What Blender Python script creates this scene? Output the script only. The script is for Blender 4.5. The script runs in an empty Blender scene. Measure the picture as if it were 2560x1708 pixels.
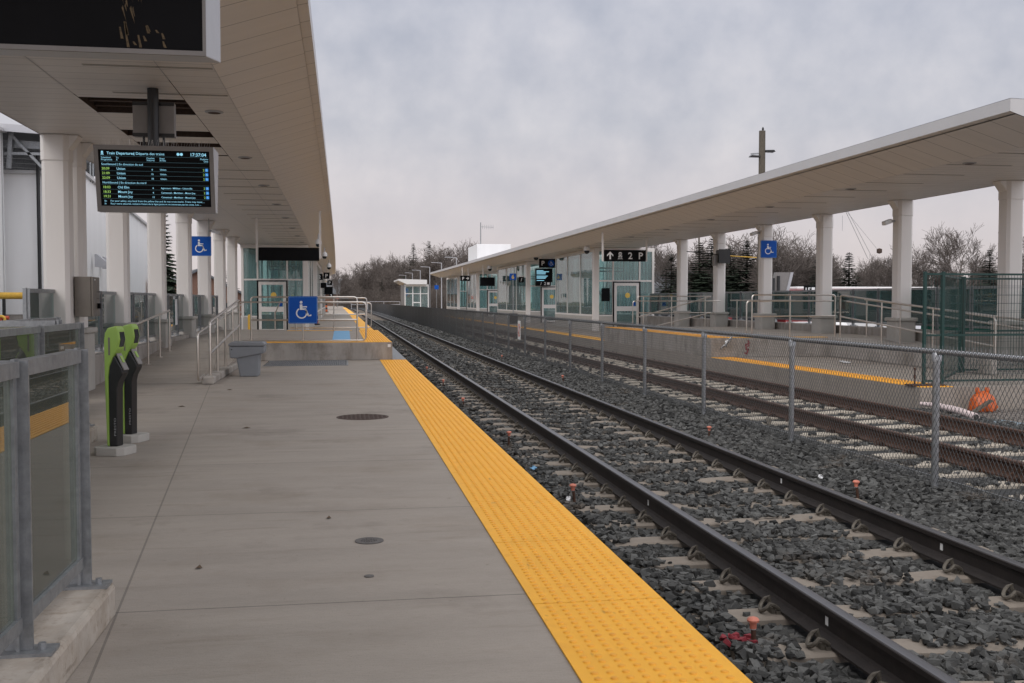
import bpy, bmesh, math, random
import numpy as np
from mathutils import Vector, Matrix
R = math.radians
random.seed(7); rng = np.random.default_rng(11)
scene = bpy.context.scene

# ------------------------------------------------------------------ camera
cam = bpy.data.objects.new('camera', bpy.data.cameras.new('camera'))
scene.collection.objects.link(cam)
cam.location = (0, 0, 1.394)
cam.rotation_euler = (R(90 - 2.2686), 0, R(-9.212))
cam.data.sensor_width = 36.0
cam.data.lens = 36.56
cam.data.clip_start = 0.05
cam.data.clip_end = 3000
scene.camera = cam

# ------------------------------------------------------------------ sky and light (overcast late afternoon)
SUN_EL, SUN_AZ = 42, 215           # azimuth measured clockwise from +Y
world = bpy.data.worlds.new("World"); scene.world = world
world.use_nodes = True
nt = world.node_tree; N = nt.nodes; L = nt.links
N.clear()
def wn(t, **k):
    n = N.new(t)
    for a, b in k.items(): setattr(n, a, b)
    return n
def wm(op, a, b=None, clamp=False):
    n = wn('ShaderNodeMath', operation=op, use_clamp=clamp)
    for i, q in enumerate((a, b)):
        if q is None: continue
        if isinstance(q, (int, float)): n.inputs[i].default_value = q
        else: L.new(q, n.inputs[i])
    return n.outputs[0]
out = wn('ShaderNodeOutputWorld'); bg = wn('ShaderNodeBackground'); bg2 = wn('ShaderNodeBackground')
sky = wn('ShaderNodeTexSky', sky_type='NISHITA', sun_disc=False)
sky.sun_elevation = R(SUN_EL); sky.sun_rotation = R(SUN_AZ); sky.air_density = 1.0; sky.dust_density = 3.0
tc = wn('ShaderNodeTexCoord'); sep = wn('ShaderNodeSeparateXYZ'); L.new(tc.outputs['Generated'], sep.inputs[0])
zc = wm('MAXIMUM', sep.outputs[2], 0.0)
den = wm('ADD', zc, 0.16)
cmb = wn('ShaderNodeCombineXYZ')
L.new(wm('DIVIDE', sep.outputs[0], den), cmb.inputs[0]); L.new(wm('DIVIDE', sep.outputs[1], den), cmb.inputs[1])
n1 = wn('ShaderNodeTexNoise'); n1.inputs['Scale'].default_value = 22; n1.inputs['Detail'].default_value = 6; n1.inputs['Roughness'].default_value = 0.52
L.new(tc.outputs['Generated'], n1.inputs['Vector'])
n2 = wn('ShaderNodeTexNoise'); n2.inputs['Scale'].default_value = 6.5; n2.inputs['Detail'].default_value = 4; n2.inputs['Distortion'].default_value = 0.4
L.new(tc.outputs['Generated'], n2.inputs['Vector'])
cl = wm('ADD', wm('MULTIPLY', n1.outputs[0], 0.6), wm('MULTIPLY', n2.outputs[0], 0.4))
mr = wn('ShaderNodeMapRange'); L.new(cl, mr.inputs[0]); mr.inputs[1].default_value = 0.36; mr.inputs[2].default_value = 0.66
grad = wn('ShaderNodeValToRGB'); L.new(zc, grad.inputs[0])      # elevation -> overcast tint
e = grad.color_ramp.elements
e[0].position = 0.0; e[0].color = (0.72, 0.64, 0.62, 1)
e[1].position = 1.0; e[1].color = (1.22, 1.18, 1.15, 1)
for p, c in ((0.07, (0.70, 0.645, 0.655, 1)), (0.16, (0.645, 0.63, 0.66, 1)), (0.30, (0.57, 0.58, 0.645, 1)), (0.5, (0.74, 0.73, 0.76, 1))):
    q = grad.color_ramp.elements.new(p); q.color = c
fade = wm('MULTIPLY', zc, 6.0, clamp=True)
amp0 = wm('ADD', wm('MULTIPLY', fade, wm('MULTIPLY', wm('SUBTRACT', mr.outputs[0], 0.5), 0.19)), 1.0)
rear_gain = wn('ShaderNodeMapRange', interpolation_type='SMOOTHSTEP'); L.new(wm('MULTIPLY', sep.outputs[1], -1.0), rear_gain.inputs[0])   # gain added to unseen sky behind the camera, lighting what faces it
rear_gain.inputs[1].default_value = -0.74; rear_gain.inputs[2].default_value = 0.8; rear_gain.inputs[3].default_value = 1.0; rear_gain.inputs[4].default_value = 1.95
amp = wm('MULTIPLY', amp0, rear_gain.outputs[0])
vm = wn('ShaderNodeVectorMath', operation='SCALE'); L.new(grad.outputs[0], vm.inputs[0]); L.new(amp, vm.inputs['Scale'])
tint = wn('ShaderNodeMix', data_type='RGBA', blend_type='MULTIPLY'); L.new(wm('MULTIPLY', fade, wm('SUBTRACT', 1.0, mr.outputs[0])), tint.inputs[0])
L.new(vm.outputs[0], tint.inputs[6]); tint.inputs[7].default_value = (0.90, 0.94, 1.0, 1)
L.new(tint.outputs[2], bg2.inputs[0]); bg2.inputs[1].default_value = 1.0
L.new(sky.outputs[0], bg.inputs[0]); bg.inputs[1].default_value = 0.08
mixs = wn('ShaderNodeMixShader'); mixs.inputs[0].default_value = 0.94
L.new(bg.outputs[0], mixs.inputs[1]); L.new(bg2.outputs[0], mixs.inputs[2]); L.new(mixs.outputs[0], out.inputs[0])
sun = bpy.data.objects.new('sun', bpy.data.lights.new('sun', 'SUN')); scene.collection.objects.link(sun)
sun.data.energy = 0.8; sun.data.angle = R(25); sun.data.color = (1.0, 0.95, 0.88)
sun.rotation_euler = (R(90 - SUN_EL), 0, R(180 - SUN_AZ))
scene.view_settings.view_transform = 'Standard'; scene.view_settings.look = 'None'
scene.view_settings.exposure = 0.0; scene.view_settings.gamma = 1.0
scene.cycles.max_bounces = 10; scene.cycles.transparent_max_bounces = 24
scene.cycles.diffuse_bounces = 4; scene.cycles.glossy_bounces = 4

# ------------------------------------------------------------------ helpers: objects
COL = scene.collection
def tag(o, label=None, cat=None, group=None, kind=None):
    if label: o['label'] = label
    if cat: o['category'] = cat
    if group: o['group'] = group
    if kind: o['kind'] = kind
    return o
def thing(name, label, cat, loc=(0, 0, 0), rz=0.0, group=None):
    o = bpy.data.objects.new(name, None); COL.objects.link(o)
    o.empty_display_size = 0.2
    o.location = loc; o.rotation_euler = (0, 0, rz)
    return tag(o, label, cat, group)
def root_of(o):
    while o.parent is not None: o = o.parent
    return o
def copy_tree(o, parent=None):
    c = o.copy(); COL.objects.link(c); c.parent = parent
    for ch in list(o.children): copy_tree(ch, c)
    return c
def clone(o, loc, rz=None, label=None, group=None):
    c = copy_tree(o); c.location = loc
    if rz is not None: c.rotation_euler = (0, 0, rz)
    if label: c['label'] = label
    if group: c['group'] = group
    return c

_txt = {}
def text_mesh(s, bold=0.0):
    k = (s, bold)
    if k in _txt: return _txt[k]
    cu = bpy.data.curves.new('t', 'FONT'); cu.body = s; cu.size = 1.0; cu.resolution_u = 3; cu.offset = bold
    o = bpy.data.objects.new('t', cu); COL.objects.link(o)
    dg = bpy.context.evaluated_depsgraph_get()
    me = o.evaluated_get(dg).to_mesh()
    v = [tuple(p.co) for p in me.vertices]; f = [tuple(p.vertices) for p in me.polygons]
    o.evaluated_get(dg).to_mesh_clear()
    bpy.data.objects.remove(o); bpy.data.curves.remove(cu)
    _txt[k] = (v, f); return _txt[k]

class MB:
    def __init__(s): s.v = []; s.f = []
    def add(s, vs, fs):
        n = len(s.v); s.v += [tuple(p) for p in vs]; s.f += [tuple(i + n for i in q) for q in fs]; return s
    def box(s, x0, x1, y0, y1, z0, z1):
        return s.add([(x0,y0,z0),(x1,y0,z0),(x1,y1,z0),(x0,y1,z0),(x0,y0,z1),(x1,y0,z1),(x1,y1,z1),(x0,y1,z1)],
                     [(0,3,2,1),(4,5,6,7),(0,1,5,4),(1,2,6,5),(2,3,7,6),(3,0,4,7)])
    def bar(s, p0, p1, w, h, up=(0,0,1)):
        """rectangular bar from p0 to p1; w across, h along 'up'"""
        p0 = Vector(p0); p1 = Vector(p1); d = (p1 - p0).normalized(); u = Vector(up)
        sx = d.cross(u)
        if sx.length < 1e-4: sx = d.cross(Vector((1,0,0)))
        sx.normalize(); uz = sx.cross(d).normalized()
        c = [(-w/2,-h/2),(w/2,-h/2),(w/2,h/2),(-w/2,h/2)]
        vs = [p0 + sx*a + uz*b for a, b in c] + [p1 + sx*a + uz*b for a, b in c]
        return s.add(vs, [(0,1,2,3),(7,6,5,4),(0,4,5,1),(1,5,6,2),(2,6,7,3),(3,7,4,0)])
    def cyl(s, p0, p1, r0, r1=None, n=10, caps=True):
        r1 = r0 if r1 is None else r1
        p0 = Vector(p0); p1 = Vector(p1); d = (p1 - p0).normalized()
        a = d.cross(Vector((0,0,1)) if abs(d.z) < .95 else Vector((1,0,0))).normalized(); b = d.cross(a)
        vs = []
        for p, r in ((p0, r0), (p1, r1)):
            for i in range(n):
                t = 2*math.pi*i/n; vs.append(p + a*(math.cos(t)*r) + b*(math.sin(t)*r))
        fs = [(i, n + i, n + (i+1) % n, (i+1) % n) for i in range(n)]
        if caps: fs += [tuple(range(n)), tuple(range(2*n-1, n-1, -1))]
        return s.add(vs, fs)
    def tube(s, path, r, n=8, closed=False):
        P = [Vector(p) for p in path]; m = len(P); vs = []; prev = None
        for i in range(m):
            if closed: d = P[(i+1) % m] - P[i-1]
            else: d = P[min(i+1, m-1)] - P[max(i-1, 0)]
            d.normalize()
            if prev is None:
                a = d.cross(Vector((0,0,1)) if abs(d.z) < .9 else Vector((1,0,0))).normalized()
            else:
                a = (prev - d*prev.dot(d)).normalized()
            prev = a; b = d.cross(a)
            rr = r[i] if isinstance(r, (list, tuple)) else r
            for k in range(n):
                t = 2*math.pi*k/n; vs.append(P[i] + a*(math.cos(t)*rr) + b*(math.sin(t)*rr))
        fs = []
        for i in range(m if closed else m - 1):
            j = (i+1) % m
            for k in range(n):
                k2 = (k+1) % n; fs.append((i*n+k, j*n+k, j*n+k2, i*n+k2))
        if not closed: fs += [tuple(range(n)), tuple(range(m*n-1, (m-1)*n-1, -1))]
        return s.add(vs, fs)
    def prism(s, poly, o, ux, uy, uz):
        """polygon (list of 2-D) in plane ux,uy at o, extruded by vector uz"""
        o = Vector(o); ux = Vector(ux); uy = Vector(uy); uz = Vector(uz); n = len(poly)
        vs = [o + ux*a + uy*b for a, b in poly]; vs += [p + uz for p in vs]
        fs = [tuple(range(n))[::-1], tuple(range(n, 2*n))] + [(i, (i+1) % n, n + (i+1) % n, n + i) for i in range(n)]
        return s.add(vs, fs)
    def flat(s, poly, o, ux, uy):
        o = Vector(o); ux = Vector(ux); uy = Vector(uy)
        return s.add([o + ux*a + uy*b for a, b in poly], [tuple(range(len(poly)))])
    def disc(s, c, ux, uy, r, n=20, r0=None, a0=0, a1=360):
        """flat disc, or ring (arc) when r0 is given"""
        c = Vector(c); ux = Vector(ux); uy = Vector(uy)
        if r0 is None:
            return s.add([c + ux*(r*math.cos(2*math.pi*i/n)) + uy*(r*math.sin(2*math.pi*i/n)) for i in range(n)], [tuple(range(n))])
        vs = []; fs = []
        for i in range(n+1):
            t = R(a0 + (a1-a0)*i/n)
            for q in (r0, r): vs.append(c + ux*(q*math.cos(t)) + uy*(q*math.sin(t)))
        for i in range(n): fs.append((2*i, 2*i+1, 2*i+3, 2*i+2))
        return s.add(vs, fs)
    def lathe(s, prof, c, n=20):
        c = Vector(c); vs = []; fs = []
        for r, z in prof:
            for k in range(n):
                t = 2*math.pi*k/n; vs.append(c + Vector((r*math.cos(t), r*math.sin(t), z)))
        m = len(prof)
        for i in range(m-1):
            for k in range(n): fs.append((i*n+k, i*n+(k+1)%n, (i+1)*n+(k+1)%n, (i+1)*n+k))
        fs.append(tuple(range(n))[::-1]); fs.append(tuple(range((m-1)*n, m*n)))
        return s.add(vs, fs)
    def text(s, t, size, o, ux, uy, align='l', bold=0.0, maxw=None):
        v, f = text_mesh(t, bold)
        if not v: return s
        xs = [p[0] for p in v]; w = max(xs)
        off = 0 if align == 'l' else (-(max(xs)+min(xs))/2 if align == 'c' else -w)
        sx = size
        if maxw and (max(xs)-min(xs))*size > maxw: sx = maxw/(max(xs)-min(xs))
        o = Vector(o); ux = Vector(ux); uy = Vector(uy)
        return s.add([o + ux*((p[0]+off)*sx) + uy*(p[1]*size) for p in v], f)
    def build(s, name, mat, parent=None, smooth=False, bevel=0.0, world=True):
        me = bpy.data.meshes.new(name)
        vs = s.v
        if parent is not None and world:
            r = root_of(parent)
            M = (Matrix.Translation(r.location) @ Matrix.Rotation(r.rotation_euler.z, 4, 'Z')).inverted()
            vs = [M @ Vector(p) for p in s.v]
        me.from_pydata([tuple(p) for p in vs], [], s.f)
        me.materials.append(mat)
        if smooth:
            me.polygons.foreach_set('use_smooth', [True]*len(me.polygons))
        o = bpy.data.objects.new(name, me); COL.objects.link(o)
        if parent is not None: o.parent = parent
        if smooth:
            try:
                me.set_sharp_from_angle(angle=R(40))
            except Exception: pass
        if bevel:
            b = o.modifiers.new('bevel', 'BEVEL'); b.width = bevel; b.segments = 2; b.limit_method = 'ANGLE'
        return o

def rounded(w, h, r, n=5):
    p = []
    for cx_, cy_, a in ((w/2-r, h/2-r, 0), (-w/2+r, h/2-r, 90), (-w/2+r, -h/2+r, 180), (w/2-r, -h/2+r, 270)):
        for i in range(n+1):
            t = R(a + 90*i/n); p.append((cx_ + r*math.cos(t), cy_ + r*math.sin(t)))
    return p
def fillet(pts, r, n=5):
    """round the corners of a 3-D polyline"""
    P = [Vector(p) for p in pts]; out = [P[0]]
    for i in range(1, len(P)-1):
        a = (P[i-1]-P[i]); b = (P[i+1]-P[i]); q = min(r, a.length*.49, b.length*.49)
        a.normalize(); b.normalize(); s_ = P[i]+a*q; t_ = P[i]+b*q
        for k in range(n+1):
            u = k/n; out.append(s_*(1-u)**2 + P[i]*(2*u*(1-u)) + t_*u*u)
    out.append(P[-1]); return out
def bend(D):                     # the line curves very slightly to the left far away
    return -2.5e-5*D*D

# ------------------------------------------------------------------ helpers: materials
def mat(name, col, rough=0.7, metal=0.0, var=0.12, scale=6.0, bump=0.0, bscale=40.0, spec=0.5, streak=None, island=0.0, stain=None):
    m = bpy.data.materials.new(name); m.use_nodes = True
    t = m.node_tree; n = t.nodes; l = t.links; b = n['Principled BSDF']
    b.inputs['Roughness'].default_value = rough; b.inputs['Metallic'].default_value = metal
    b.inputs['Specular IOR Level'].default_value = spec
    co = n.new('ShaderNodeTexCoord')
    mp = n.new('ShaderNodeMapping'); l.new(co.outputs['Object'], mp.inputs[0])
    if streak: mp.inputs['Scale'].default_value = streak
    no = n.new('ShaderNodeTexNoise'); no.inputs['Scale'].default_value = scale; no.inputs['Detail'].default_value = 6; no.inputs['Roughness'].default_value = .62
    l.new(mp.outputs[0], no.inputs['Vector'])
    r = n.new('ShaderNodeValToRGB'); l.new(no.outputs[0], r.inputs[0])
    r.color_ramp.elements[0].position = .28; r.color_ramp.elements[1].position = .72
    r.color_ramp.elements[0].color = tuple(c*(1-var) for c in col) + (1,)
    r.color_ramp.elements[1].color = tuple(min(1, c*(1+var)) for c in col) + (1,)
    cur = r.outputs[0]
    if island:
        g = n.new('ShaderNodeNewGeometry'); hs = n.new('ShaderNodeHueSaturation')
        mrn = n.new('ShaderNodeMapRange'); l.new(g.outputs['Random Per Island'], mrn.inputs[0])
        mrn.inputs[3].default_value = 1-island; mrn.inputs[4].default_value = 1+island
        l.new(mrn.outputs[0], hs.inputs['Value']); l.new(cur, hs.inputs['Color']); cur = hs.outputs[0]
    if stain:
        sc, lo, hi, c2 = stain
        ns = n.new('ShaderNodeTexNoise'); ns.inputs['Scale'].default_value = sc; ns.inputs['Detail'].default_value = 5; ns.inputs['Roughness'].default_value = .7
        l.new(co.outputs['Object'], ns.inputs['Vector'])
        rr = n.new('ShaderNodeMapRange'); l.new(ns.outputs[0], rr.inputs[0]); rr.inputs[1].default_value = lo; rr.inputs[2].default_value = hi
        mx = n.new('ShaderNodeMix'); mx.data_type = 'RGBA'; l.new(rr.outputs[0], mx.inputs[0]); l.new(cur, mx.inputs[6]); mx.inputs[7].default_value = tuple(c2) + (1,)
        cur = mx.outputs[2]
    l.new(cur, b.inputs['Base Color'])
    if bump:
        nb = n.new('ShaderNodeTexNoise'); nb.inputs['Scale'].default_value = bscale; nb.inputs['Detail'].default_value = 4
        l.new(mp.outputs[0], nb.inputs['Vector'])
        bu = n.new('ShaderNodeBump'); bu.inputs['Strength'].default_value = bump; bu.inputs['Distance'].default_value = 0.01
        l.new(nb.outputs[0], bu.inputs['Height']); l.new(bu.outputs[0], b.inputs['Normal'])
    return m
def add_lines(m, axis, pitch, width, dark=0.55, phase=0.0, skew=0.0):
    """thin joint grooves every 'pitch' metres along an object axis"""
    t = m.node_tree; n = t.nodes; l = t.links; b = n['Principled BSDF']
    co = n.new('ShaderNodeTexCoord'); se = n.new('ShaderNodeSeparateXYZ'); l.new(co.outputs['Object'], se.inputs[0])
    def mm(op, a, c=None):
        q = n.new('ShaderNodeMath'); q.operation = op
        for i, z in enumerate((a, c)):
            if z is None: continue
            if isinstance(z, (int, float)): q.inputs[i].default_value = z
            else: l.new(z, q.inputs[i])
        return q.outputs[0]
    src_ = se.outputs[axis] if not skew else mm('ADD', se.outputs[axis], mm('MULTIPLY', se.outputs[1-axis], skew))
    p = mm('ADD', src_, 20.0*pitch + phase)
    fr = mm('FRACT', mm('DIVIDE', p, pitch))
    ln = mm('LESS_THAN', fr, width/pitch)
    src = b.inputs['Base Color'].links[0].from_socket
    mx = n.new('ShaderNodeMix'); mx.data_type = 'RGBA'; mx.blend_type = 'MULTIPLY'
    l.new(ln, mx.inputs[0]); l.new(src, mx.inputs[6]); mx.inputs[7].default_value = (dark, dark, dark, 1)
    l.new(mx.outputs[2], b.inputs['Base Color'])
    return m
def emis(name, col, s):
    m = bpy.data.materials.new(name); m.use_nodes = True
    b = m.node_tree.nodes['Principled BSDF']
    b.inputs['Base Color'].default_value = (0.02, 0.02, 0.02, 1)
    b.inputs['Emission Color'].default_value = tuple(col) + (1,); b.inputs['Emission Strength'].default_value = s
    return m
def glass(name, tint, refl=1.0, rough=0.0, ripple=0.0, rscale=(1.2, 1.2, .5), body=0.0, bodycol=(.3,.38,.38)):
    m = bpy.data.materials.new(name); m.use_nodes = True
    t = m.node_tree; n = t.nodes; l = t.links; n.clear()
    o = n.new('ShaderNodeOutputMaterial'); tr = n.new('ShaderNodeBsdfTransparent'); gl = n.new('ShaderNodeBsdfGlossy')
    tr.inputs[0].default_value = tuple(tint) + (1,); gl.inputs['Roughness'].default_value = rough
    fr = n.new('ShaderNodeFresnel'); fr.inputs[0].default_value = 1.5
    fm = n.new('ShaderNodeMath'); fm.operation = 'MULTIPLY'; fm.inputs[1].default_value = refl; fm.use_clamp = True; l.new(fr.outputs[0], fm.inputs[0])
    mx = n.new('ShaderNodeMixShader'); l.new(fm.outputs[0], mx.inputs[0]); l.new(gl.outputs[0], mx.inputs[2])
    base = tr.outputs[0]
    if body:
        df = n.new('ShaderNodeBsdfDiffuse'); df.inputs[0].default_value = tuple(bodycol) + (1,)
        m2 = n.new('ShaderNodeMixShader'); m2.inputs[0].default_value = body; l.new(base, m2.inputs[1]); l.new(df.outputs[0], m2.inputs[2]); base = m2.outputs[0]
    l.new(base, mx.inputs[1]); l.new(mx.outputs[0], o.inputs[0])
    if ripple:
        co = n.new('ShaderNodeTexCoord'); mp = n.new('ShaderNodeMapping'); l.new(co.outputs['Object'], mp.inputs[0]); mp.inputs['Scale'].default_value = rscale
        no = n.new('ShaderNodeTexNoise'); no.inputs['Scale'].default_value = 1.0; no.inputs['Detail'].default_value = 1.0; l.new(mp.outputs[0], no.inputs['Vector'])
        bu = n.new('ShaderNodeBump'); bu.inputs['Strength'].default_value = ripple; bu.inputs['Distance'].default_value = .1
        l.new(no.outputs[0], bu.inputs['Height']); l.new(bu.outputs[0], gl.inputs['Normal'])
    return m

M = {}
M['conc'] = add_lines(add_lines(mat('platform concrete', (.305,.268,.232), .85, var=.10, scale=1.3, bump=.25, bscale=55, streak=(.55, 2.6, 1), stain=(.6, .56,   .78, (.185,.158,.135))), 1, 2.13, .012, .55, phase=-.55), 0, 60, .011, .62, phase=.573, skew=.0909)
M['curb'] = mat('kerb concrete', (.40,.355,.305), .88, var=.16, scale=3, bump=.3, bscale=30, stain=(2.2, .55, .8, (.25,.225,.19)))
M['wallc'] = mat('stained concrete', (.34,.31,.28), .9, var=.2, scale=2.2, bump=.3, bscale=25, streak=(1,1,.35), stain=(1.4, .5, .72, (.19,.165,.14)))
M['pedc'] = mat('pedestal concrete', (.40,.38,.35), .85, var=.10, scale=3, bump=.2)
M['yellow'] = mat('tactile yellow', (.80,.40,.035), .62, var=.07, scale=5, stain=(3.2, .66, .82, (.50,.24,.035)))
M['yellow2'] = mat('tactile dome yellow', (.76,.34,.018), .55, var=.05)
M['white'] = mat('white painted steel', (.70,.665,.635), .5, var=.045, scale=1.2, streak=(1,1,.2))
M['fascia'] = mat('canopy fascia metal', (.50,.49,.49), .38, var=.04, scale=1.5)
M['soffit'] = add_lines(mat('soffit planks', (.72,.675,.635), .45, var=.05, scale=1.0, streak=(.3,3,1)), 1, .305, .010, .45)
M['soffit2'] = add_lines(mat('sloped soffit planks', (.72,.672,.63), .45, var=.05, scale=1.0, streak=(.3,3,1)), 1, .61, .016, .42)
M['hollow_shade'] = mat('painted hollow shade', (.035,.033,.03), .9)  # dark tone standing in for the shade inside hollows
M['steel'] = mat('stainless steel', (.62,.575,.53), .28, 1.0, var=.08, scale=8)
M['galv'] = mat('galvanized steel', (.30,.31,.32), .5, .75, var=.22, scale=22, bump=.08, bscale=60)
M['galvl'] = mat('galvanized tube', (.36,.37,.385), .4, .85, var=.15, scale=30)
M['galvt'] = mat('bright galvanized rail', (.66,.67,.69), .36, .85, var=.12, scale=30)
M['wire'] = mat('fence wire', (.135,.138,.142), .5, .5, var=.1)
M['rail'] = mat('rail side steel', (.021,.016,.0145), .7, .2, var=.3, scale=10, bump=.15)
M['railtop'] = mat('worn rail head', (.16,.155,.16), .32, .9, var=.15, scale=5, streak=(6,.3,1))
M['rust'] = mat('rusty rail', (.065,.030,.018), .85, .1, var=.35, scale=9, bump=.2)
M['rusttop'] = mat('rusty rail head', (.085,.047,.034), .6, .3, var=.3, scale=6)
M['tie'] = mat('sleeper concrete', (.215,.183,.152), .9, var=.16, scale=6, bump=.3, bscale=40, stain=(3, .55, .75, (.15,.122,.098)))
M['tiep'] = mat('pale sleeper concrete', (.40,.355,.295), .9, var=.14, scale=6, bump=.3, stain=(3, .58, .78, (.26,.21,.165)))
M['clip'] = mat('clip steel', (.13,.115,.095), .6, .5, var=.35, scale=40)
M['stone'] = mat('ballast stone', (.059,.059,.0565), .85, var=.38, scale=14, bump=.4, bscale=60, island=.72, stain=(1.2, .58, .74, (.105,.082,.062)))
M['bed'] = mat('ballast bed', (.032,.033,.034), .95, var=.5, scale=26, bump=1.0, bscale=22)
M['gravel'] = mat('gravel ground', (.17,.15,.135), .95, var=.35, scale=18, bump=.8, bscale=40)
M['black'] = mat('black plastic', (.012,.012,.013), .4, var=.2)
M['blackm'] = mat('black sign face', (.004,.004,.005), .5, var=.2, spec=.12)
M['grey'] = mat('grey metal case', (.22,.205,.195), .5, .3, var=.06)
M['greyl'] = mat('light grey case', (.42,.42,.44), .45, .2, var=.05)
M['cab'] = mat('brown grey cabinet', (.16,.14,.12), .5, .3, var=.1)
M['bin'] = mat('grey plastic', (.21,.22,.235), .55, var=.06, scale=4, bump=.1, bscale=90)
M['green'] = mat('lime green plastic', (.27,.42,.08), .45, var=.05)
M['blue'] = mat('blue sign', (.004,.075,.37), .5, var=.05, spec=.2)
M['bluep'] = mat('pale blue paint', (.17,.36,.56), .8, var=.12, scale=8)
M['signw'] = mat('white lettering', (.74,.74,.74), .5, var=.02)
M['signy'] = mat('yellow lettering', (.75,.5,.1), .5, var=.02)
M['red'] = mat('red plastic', (.55,.09,.05), .5, var=.2, scale=20)
M['capred'] = mat('orange red cap', (.50,.16,.105), .5, var=.25, scale=30)
M['redp'] = mat('red spray paint', (.22,.02,.03), .8, var=.2)
M['orange'] = mat('orange bag plastic', (.52,.10,.015), .4, var=.2, scale=10, bump=.5, bscale=14)
M['pinkpipe'] = mat('pale pink drain pipe', (.66,.55,.54), .5, var=.1)
M['bluetrough'] = mat('grey blue trough lid', (.16,.20,.23), .8, var=.15)
M['wood'] = mat('weathered wood', (.10,.085,.065), .85, var=.3, scale=9, streak=(6,6,.6), bump=.3)
M['bark'] = mat('bark', (.125,.104,.092), .95, var=.3, scale=5)
M['barkf'] = mat('far bark', (.135,.11,.105), .95, var=.25, scale=3)
M['needle'] = mat('needles', (.035,.052,.030), .9, var=.4, scale=3, island=.35)
M['brush'] = mat('winter brush', (.115,.095,.083), .95, var=.3, scale=2)
M['corr'] = add_lines(mat('white cladding', (.86,.855,.85), .5, var=.045, scale=1.2, streak=(1,1,.12)), 1, .30, .02, .9)
M['roofd'] = mat('dark roof deck', (.10,.10,.105), .6, .3, var=.15)
M['brick'] = mat('brown brick', (.19,.105,.075), .9, var=.25, scale=14)
M['shingle'] = mat('grey shingle', (.12,.125,.135), .9, var=.2, scale=10)
M['gas'] = mat('yellow pipe paint', (.70,.42,.06), .5, var=.12, scale=12)
M['rustp'] = mat('rusty sheet', (.36,.19,.10), .85, var=.5, scale=7, streak=(3,3,.4))
M['tgreen'] = mat('dark green coated steel', (.004,.036,.031), .45, var=.1)
M['tarp'] = mat('green shade cloth', (.01,.19,.13), .85, var=.2, scale=3, bump=.3, bscale=6)
M['busred'] = mat('bus red paint', (.24,.03,.035), .3, var=.05)
M['buswhite'] = mat('bus white paint', (.68,.67,.66), .35, var=.05)
M['darkglass'] = mat('dark window', (.02,.025,.03), .08, var=.1)
M['asph'] = mat('asphalt', (.075,.075,.077), .9, var=.2, scale=4, bump=.2)
M['grass'] = mat('winter grass', (.12,.105,.065), .95, var=.35, scale=.6, bump=.4)
M['cast'] = mat('rusty cast iron', (.075,.05,.04), .8, .3, var=.3, scale=30, bump=.3)
M['castg'] = mat('grey cast iron', (.12,.11,.105), .75, .3, var=.2, scale=30, bump=.2)
M['litter'] = mat('white plastic litter', (.72,.72,.73), .6, var=.1)
M['leaf'] = mat('dead leaf', (.10,.065,.04), .9, var=.3)
M['glf'] = glass('fence glass', (.88,.95,.90), 1.2, body=.20, bodycol=(.40,.43,.35))
M['glr'] = glass('far fence glass', (.55,.78,.76), 1.7, body=.22, bodycol=(.24,.42,.41))
M['gls'] = glass('shelter glass', (.74,.88,.88), .85, ripple=.10, rscale=(1.6,.8,.25), body=.15, bodycol=(.45,.57,.57))  # pale diffuse body stands in for daylight inside the shelters
M['frost'] = mat('frosted glass strip', (.62,.76,.76), .3, var=.06)
M['scr'] = emis('screen cyan', (.36,.78,1.0), .85)
M['scrg'] = emis('screen green', (.55,.95,.22), .6)
M['scrd'] = emis('screen rule', (.18,.40,.48), .30)
M['scrb'] = emis('screen blue', (.03,.28,.85), .75)

def grime(m, layers):
    """multiply extra noise layers (scale xyz, noise scale, low, high, strength) into a base colour"""
    t = m.node_tree; n = t.nodes; l = t.links; b = n['Principled BSDF']; co = n.new('ShaderNodeTexCoord')
    for st, sc, lo, hi, k, col in layers:
        cur = b.inputs['Base Color'].links[0].from_socket
        mp = n.new('ShaderNodeMapping'); mp.inputs['Scale'].default_value = st; l.new(co.outputs['Object'], mp.inputs[0])
        no = n.new('ShaderNodeTexNoise'); no.inputs['Scale'].default_value = sc; no.inputs['Detail'].default_value = 5; no.inputs['Roughness'].default_value = .65; l.new(mp.outputs[0], no.inputs['Vector'])
        r = n.new('ShaderNodeMapRange'); l.new(no.outputs[0], r.inputs[0]); r.inputs[1].default_value = lo; r.inputs[2].default_value = hi; r.inputs[3].default_value = 0; r.inputs[4].default_value = k
        mx = n.new('ShaderNodeMix'); mx.data_type = 'RGBA'; mx.blend_type = 'MULTIPLY'; l.new(r.outputs[0], mx.inputs[0]); l.new(cur, mx.inputs[6]); mx.inputs[7].default_value = tuple(col)+(1,)
        l.new(mx.outputs[2], b.inputs['Base Color'])
grime(M['conc'], [((1,1,1), 30, .66, .70, .45, (.55,.50,.46)), ((1,9,1), 14, .45, .75, .45, (.72,.70,.68)), ((1,1,1), 150, .50, .72, .55, (.62,.60,.58)), ((1,1,1), .9, .52, .74, .55, (.74,.69,.63)), ((.5,3,1), 2.4, .56, .72, .5, (.70,.66,.62)), ((1,1,1), 9, .66, .74, .6, (.60,.55,.50))])
grime(M['curb'], [((1,1,1), 2.5, .45, .68, .75, (.62,.55,.47)), ((1,1,1), 22, .55, .70, .6, (.58,.53,.47)), ((1,.4,3), 5, .58, .68, .7, (.45,.40,.35))])
grime(M['wallc'], [((1,1,.25), 5, .50, .70, .7, (.55,.50,.45)), ((1,1,1), 60, .52, .72, .4, (.65,.62,.6))])
grime(M['white'], [((1,1,.12), 6, .60, .78, .35, (.80,.76,.70))])
grime(M['soffit'], [((1,1,1), 1.1, .55, .75, .3, (.82,.78,.73))])
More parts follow.
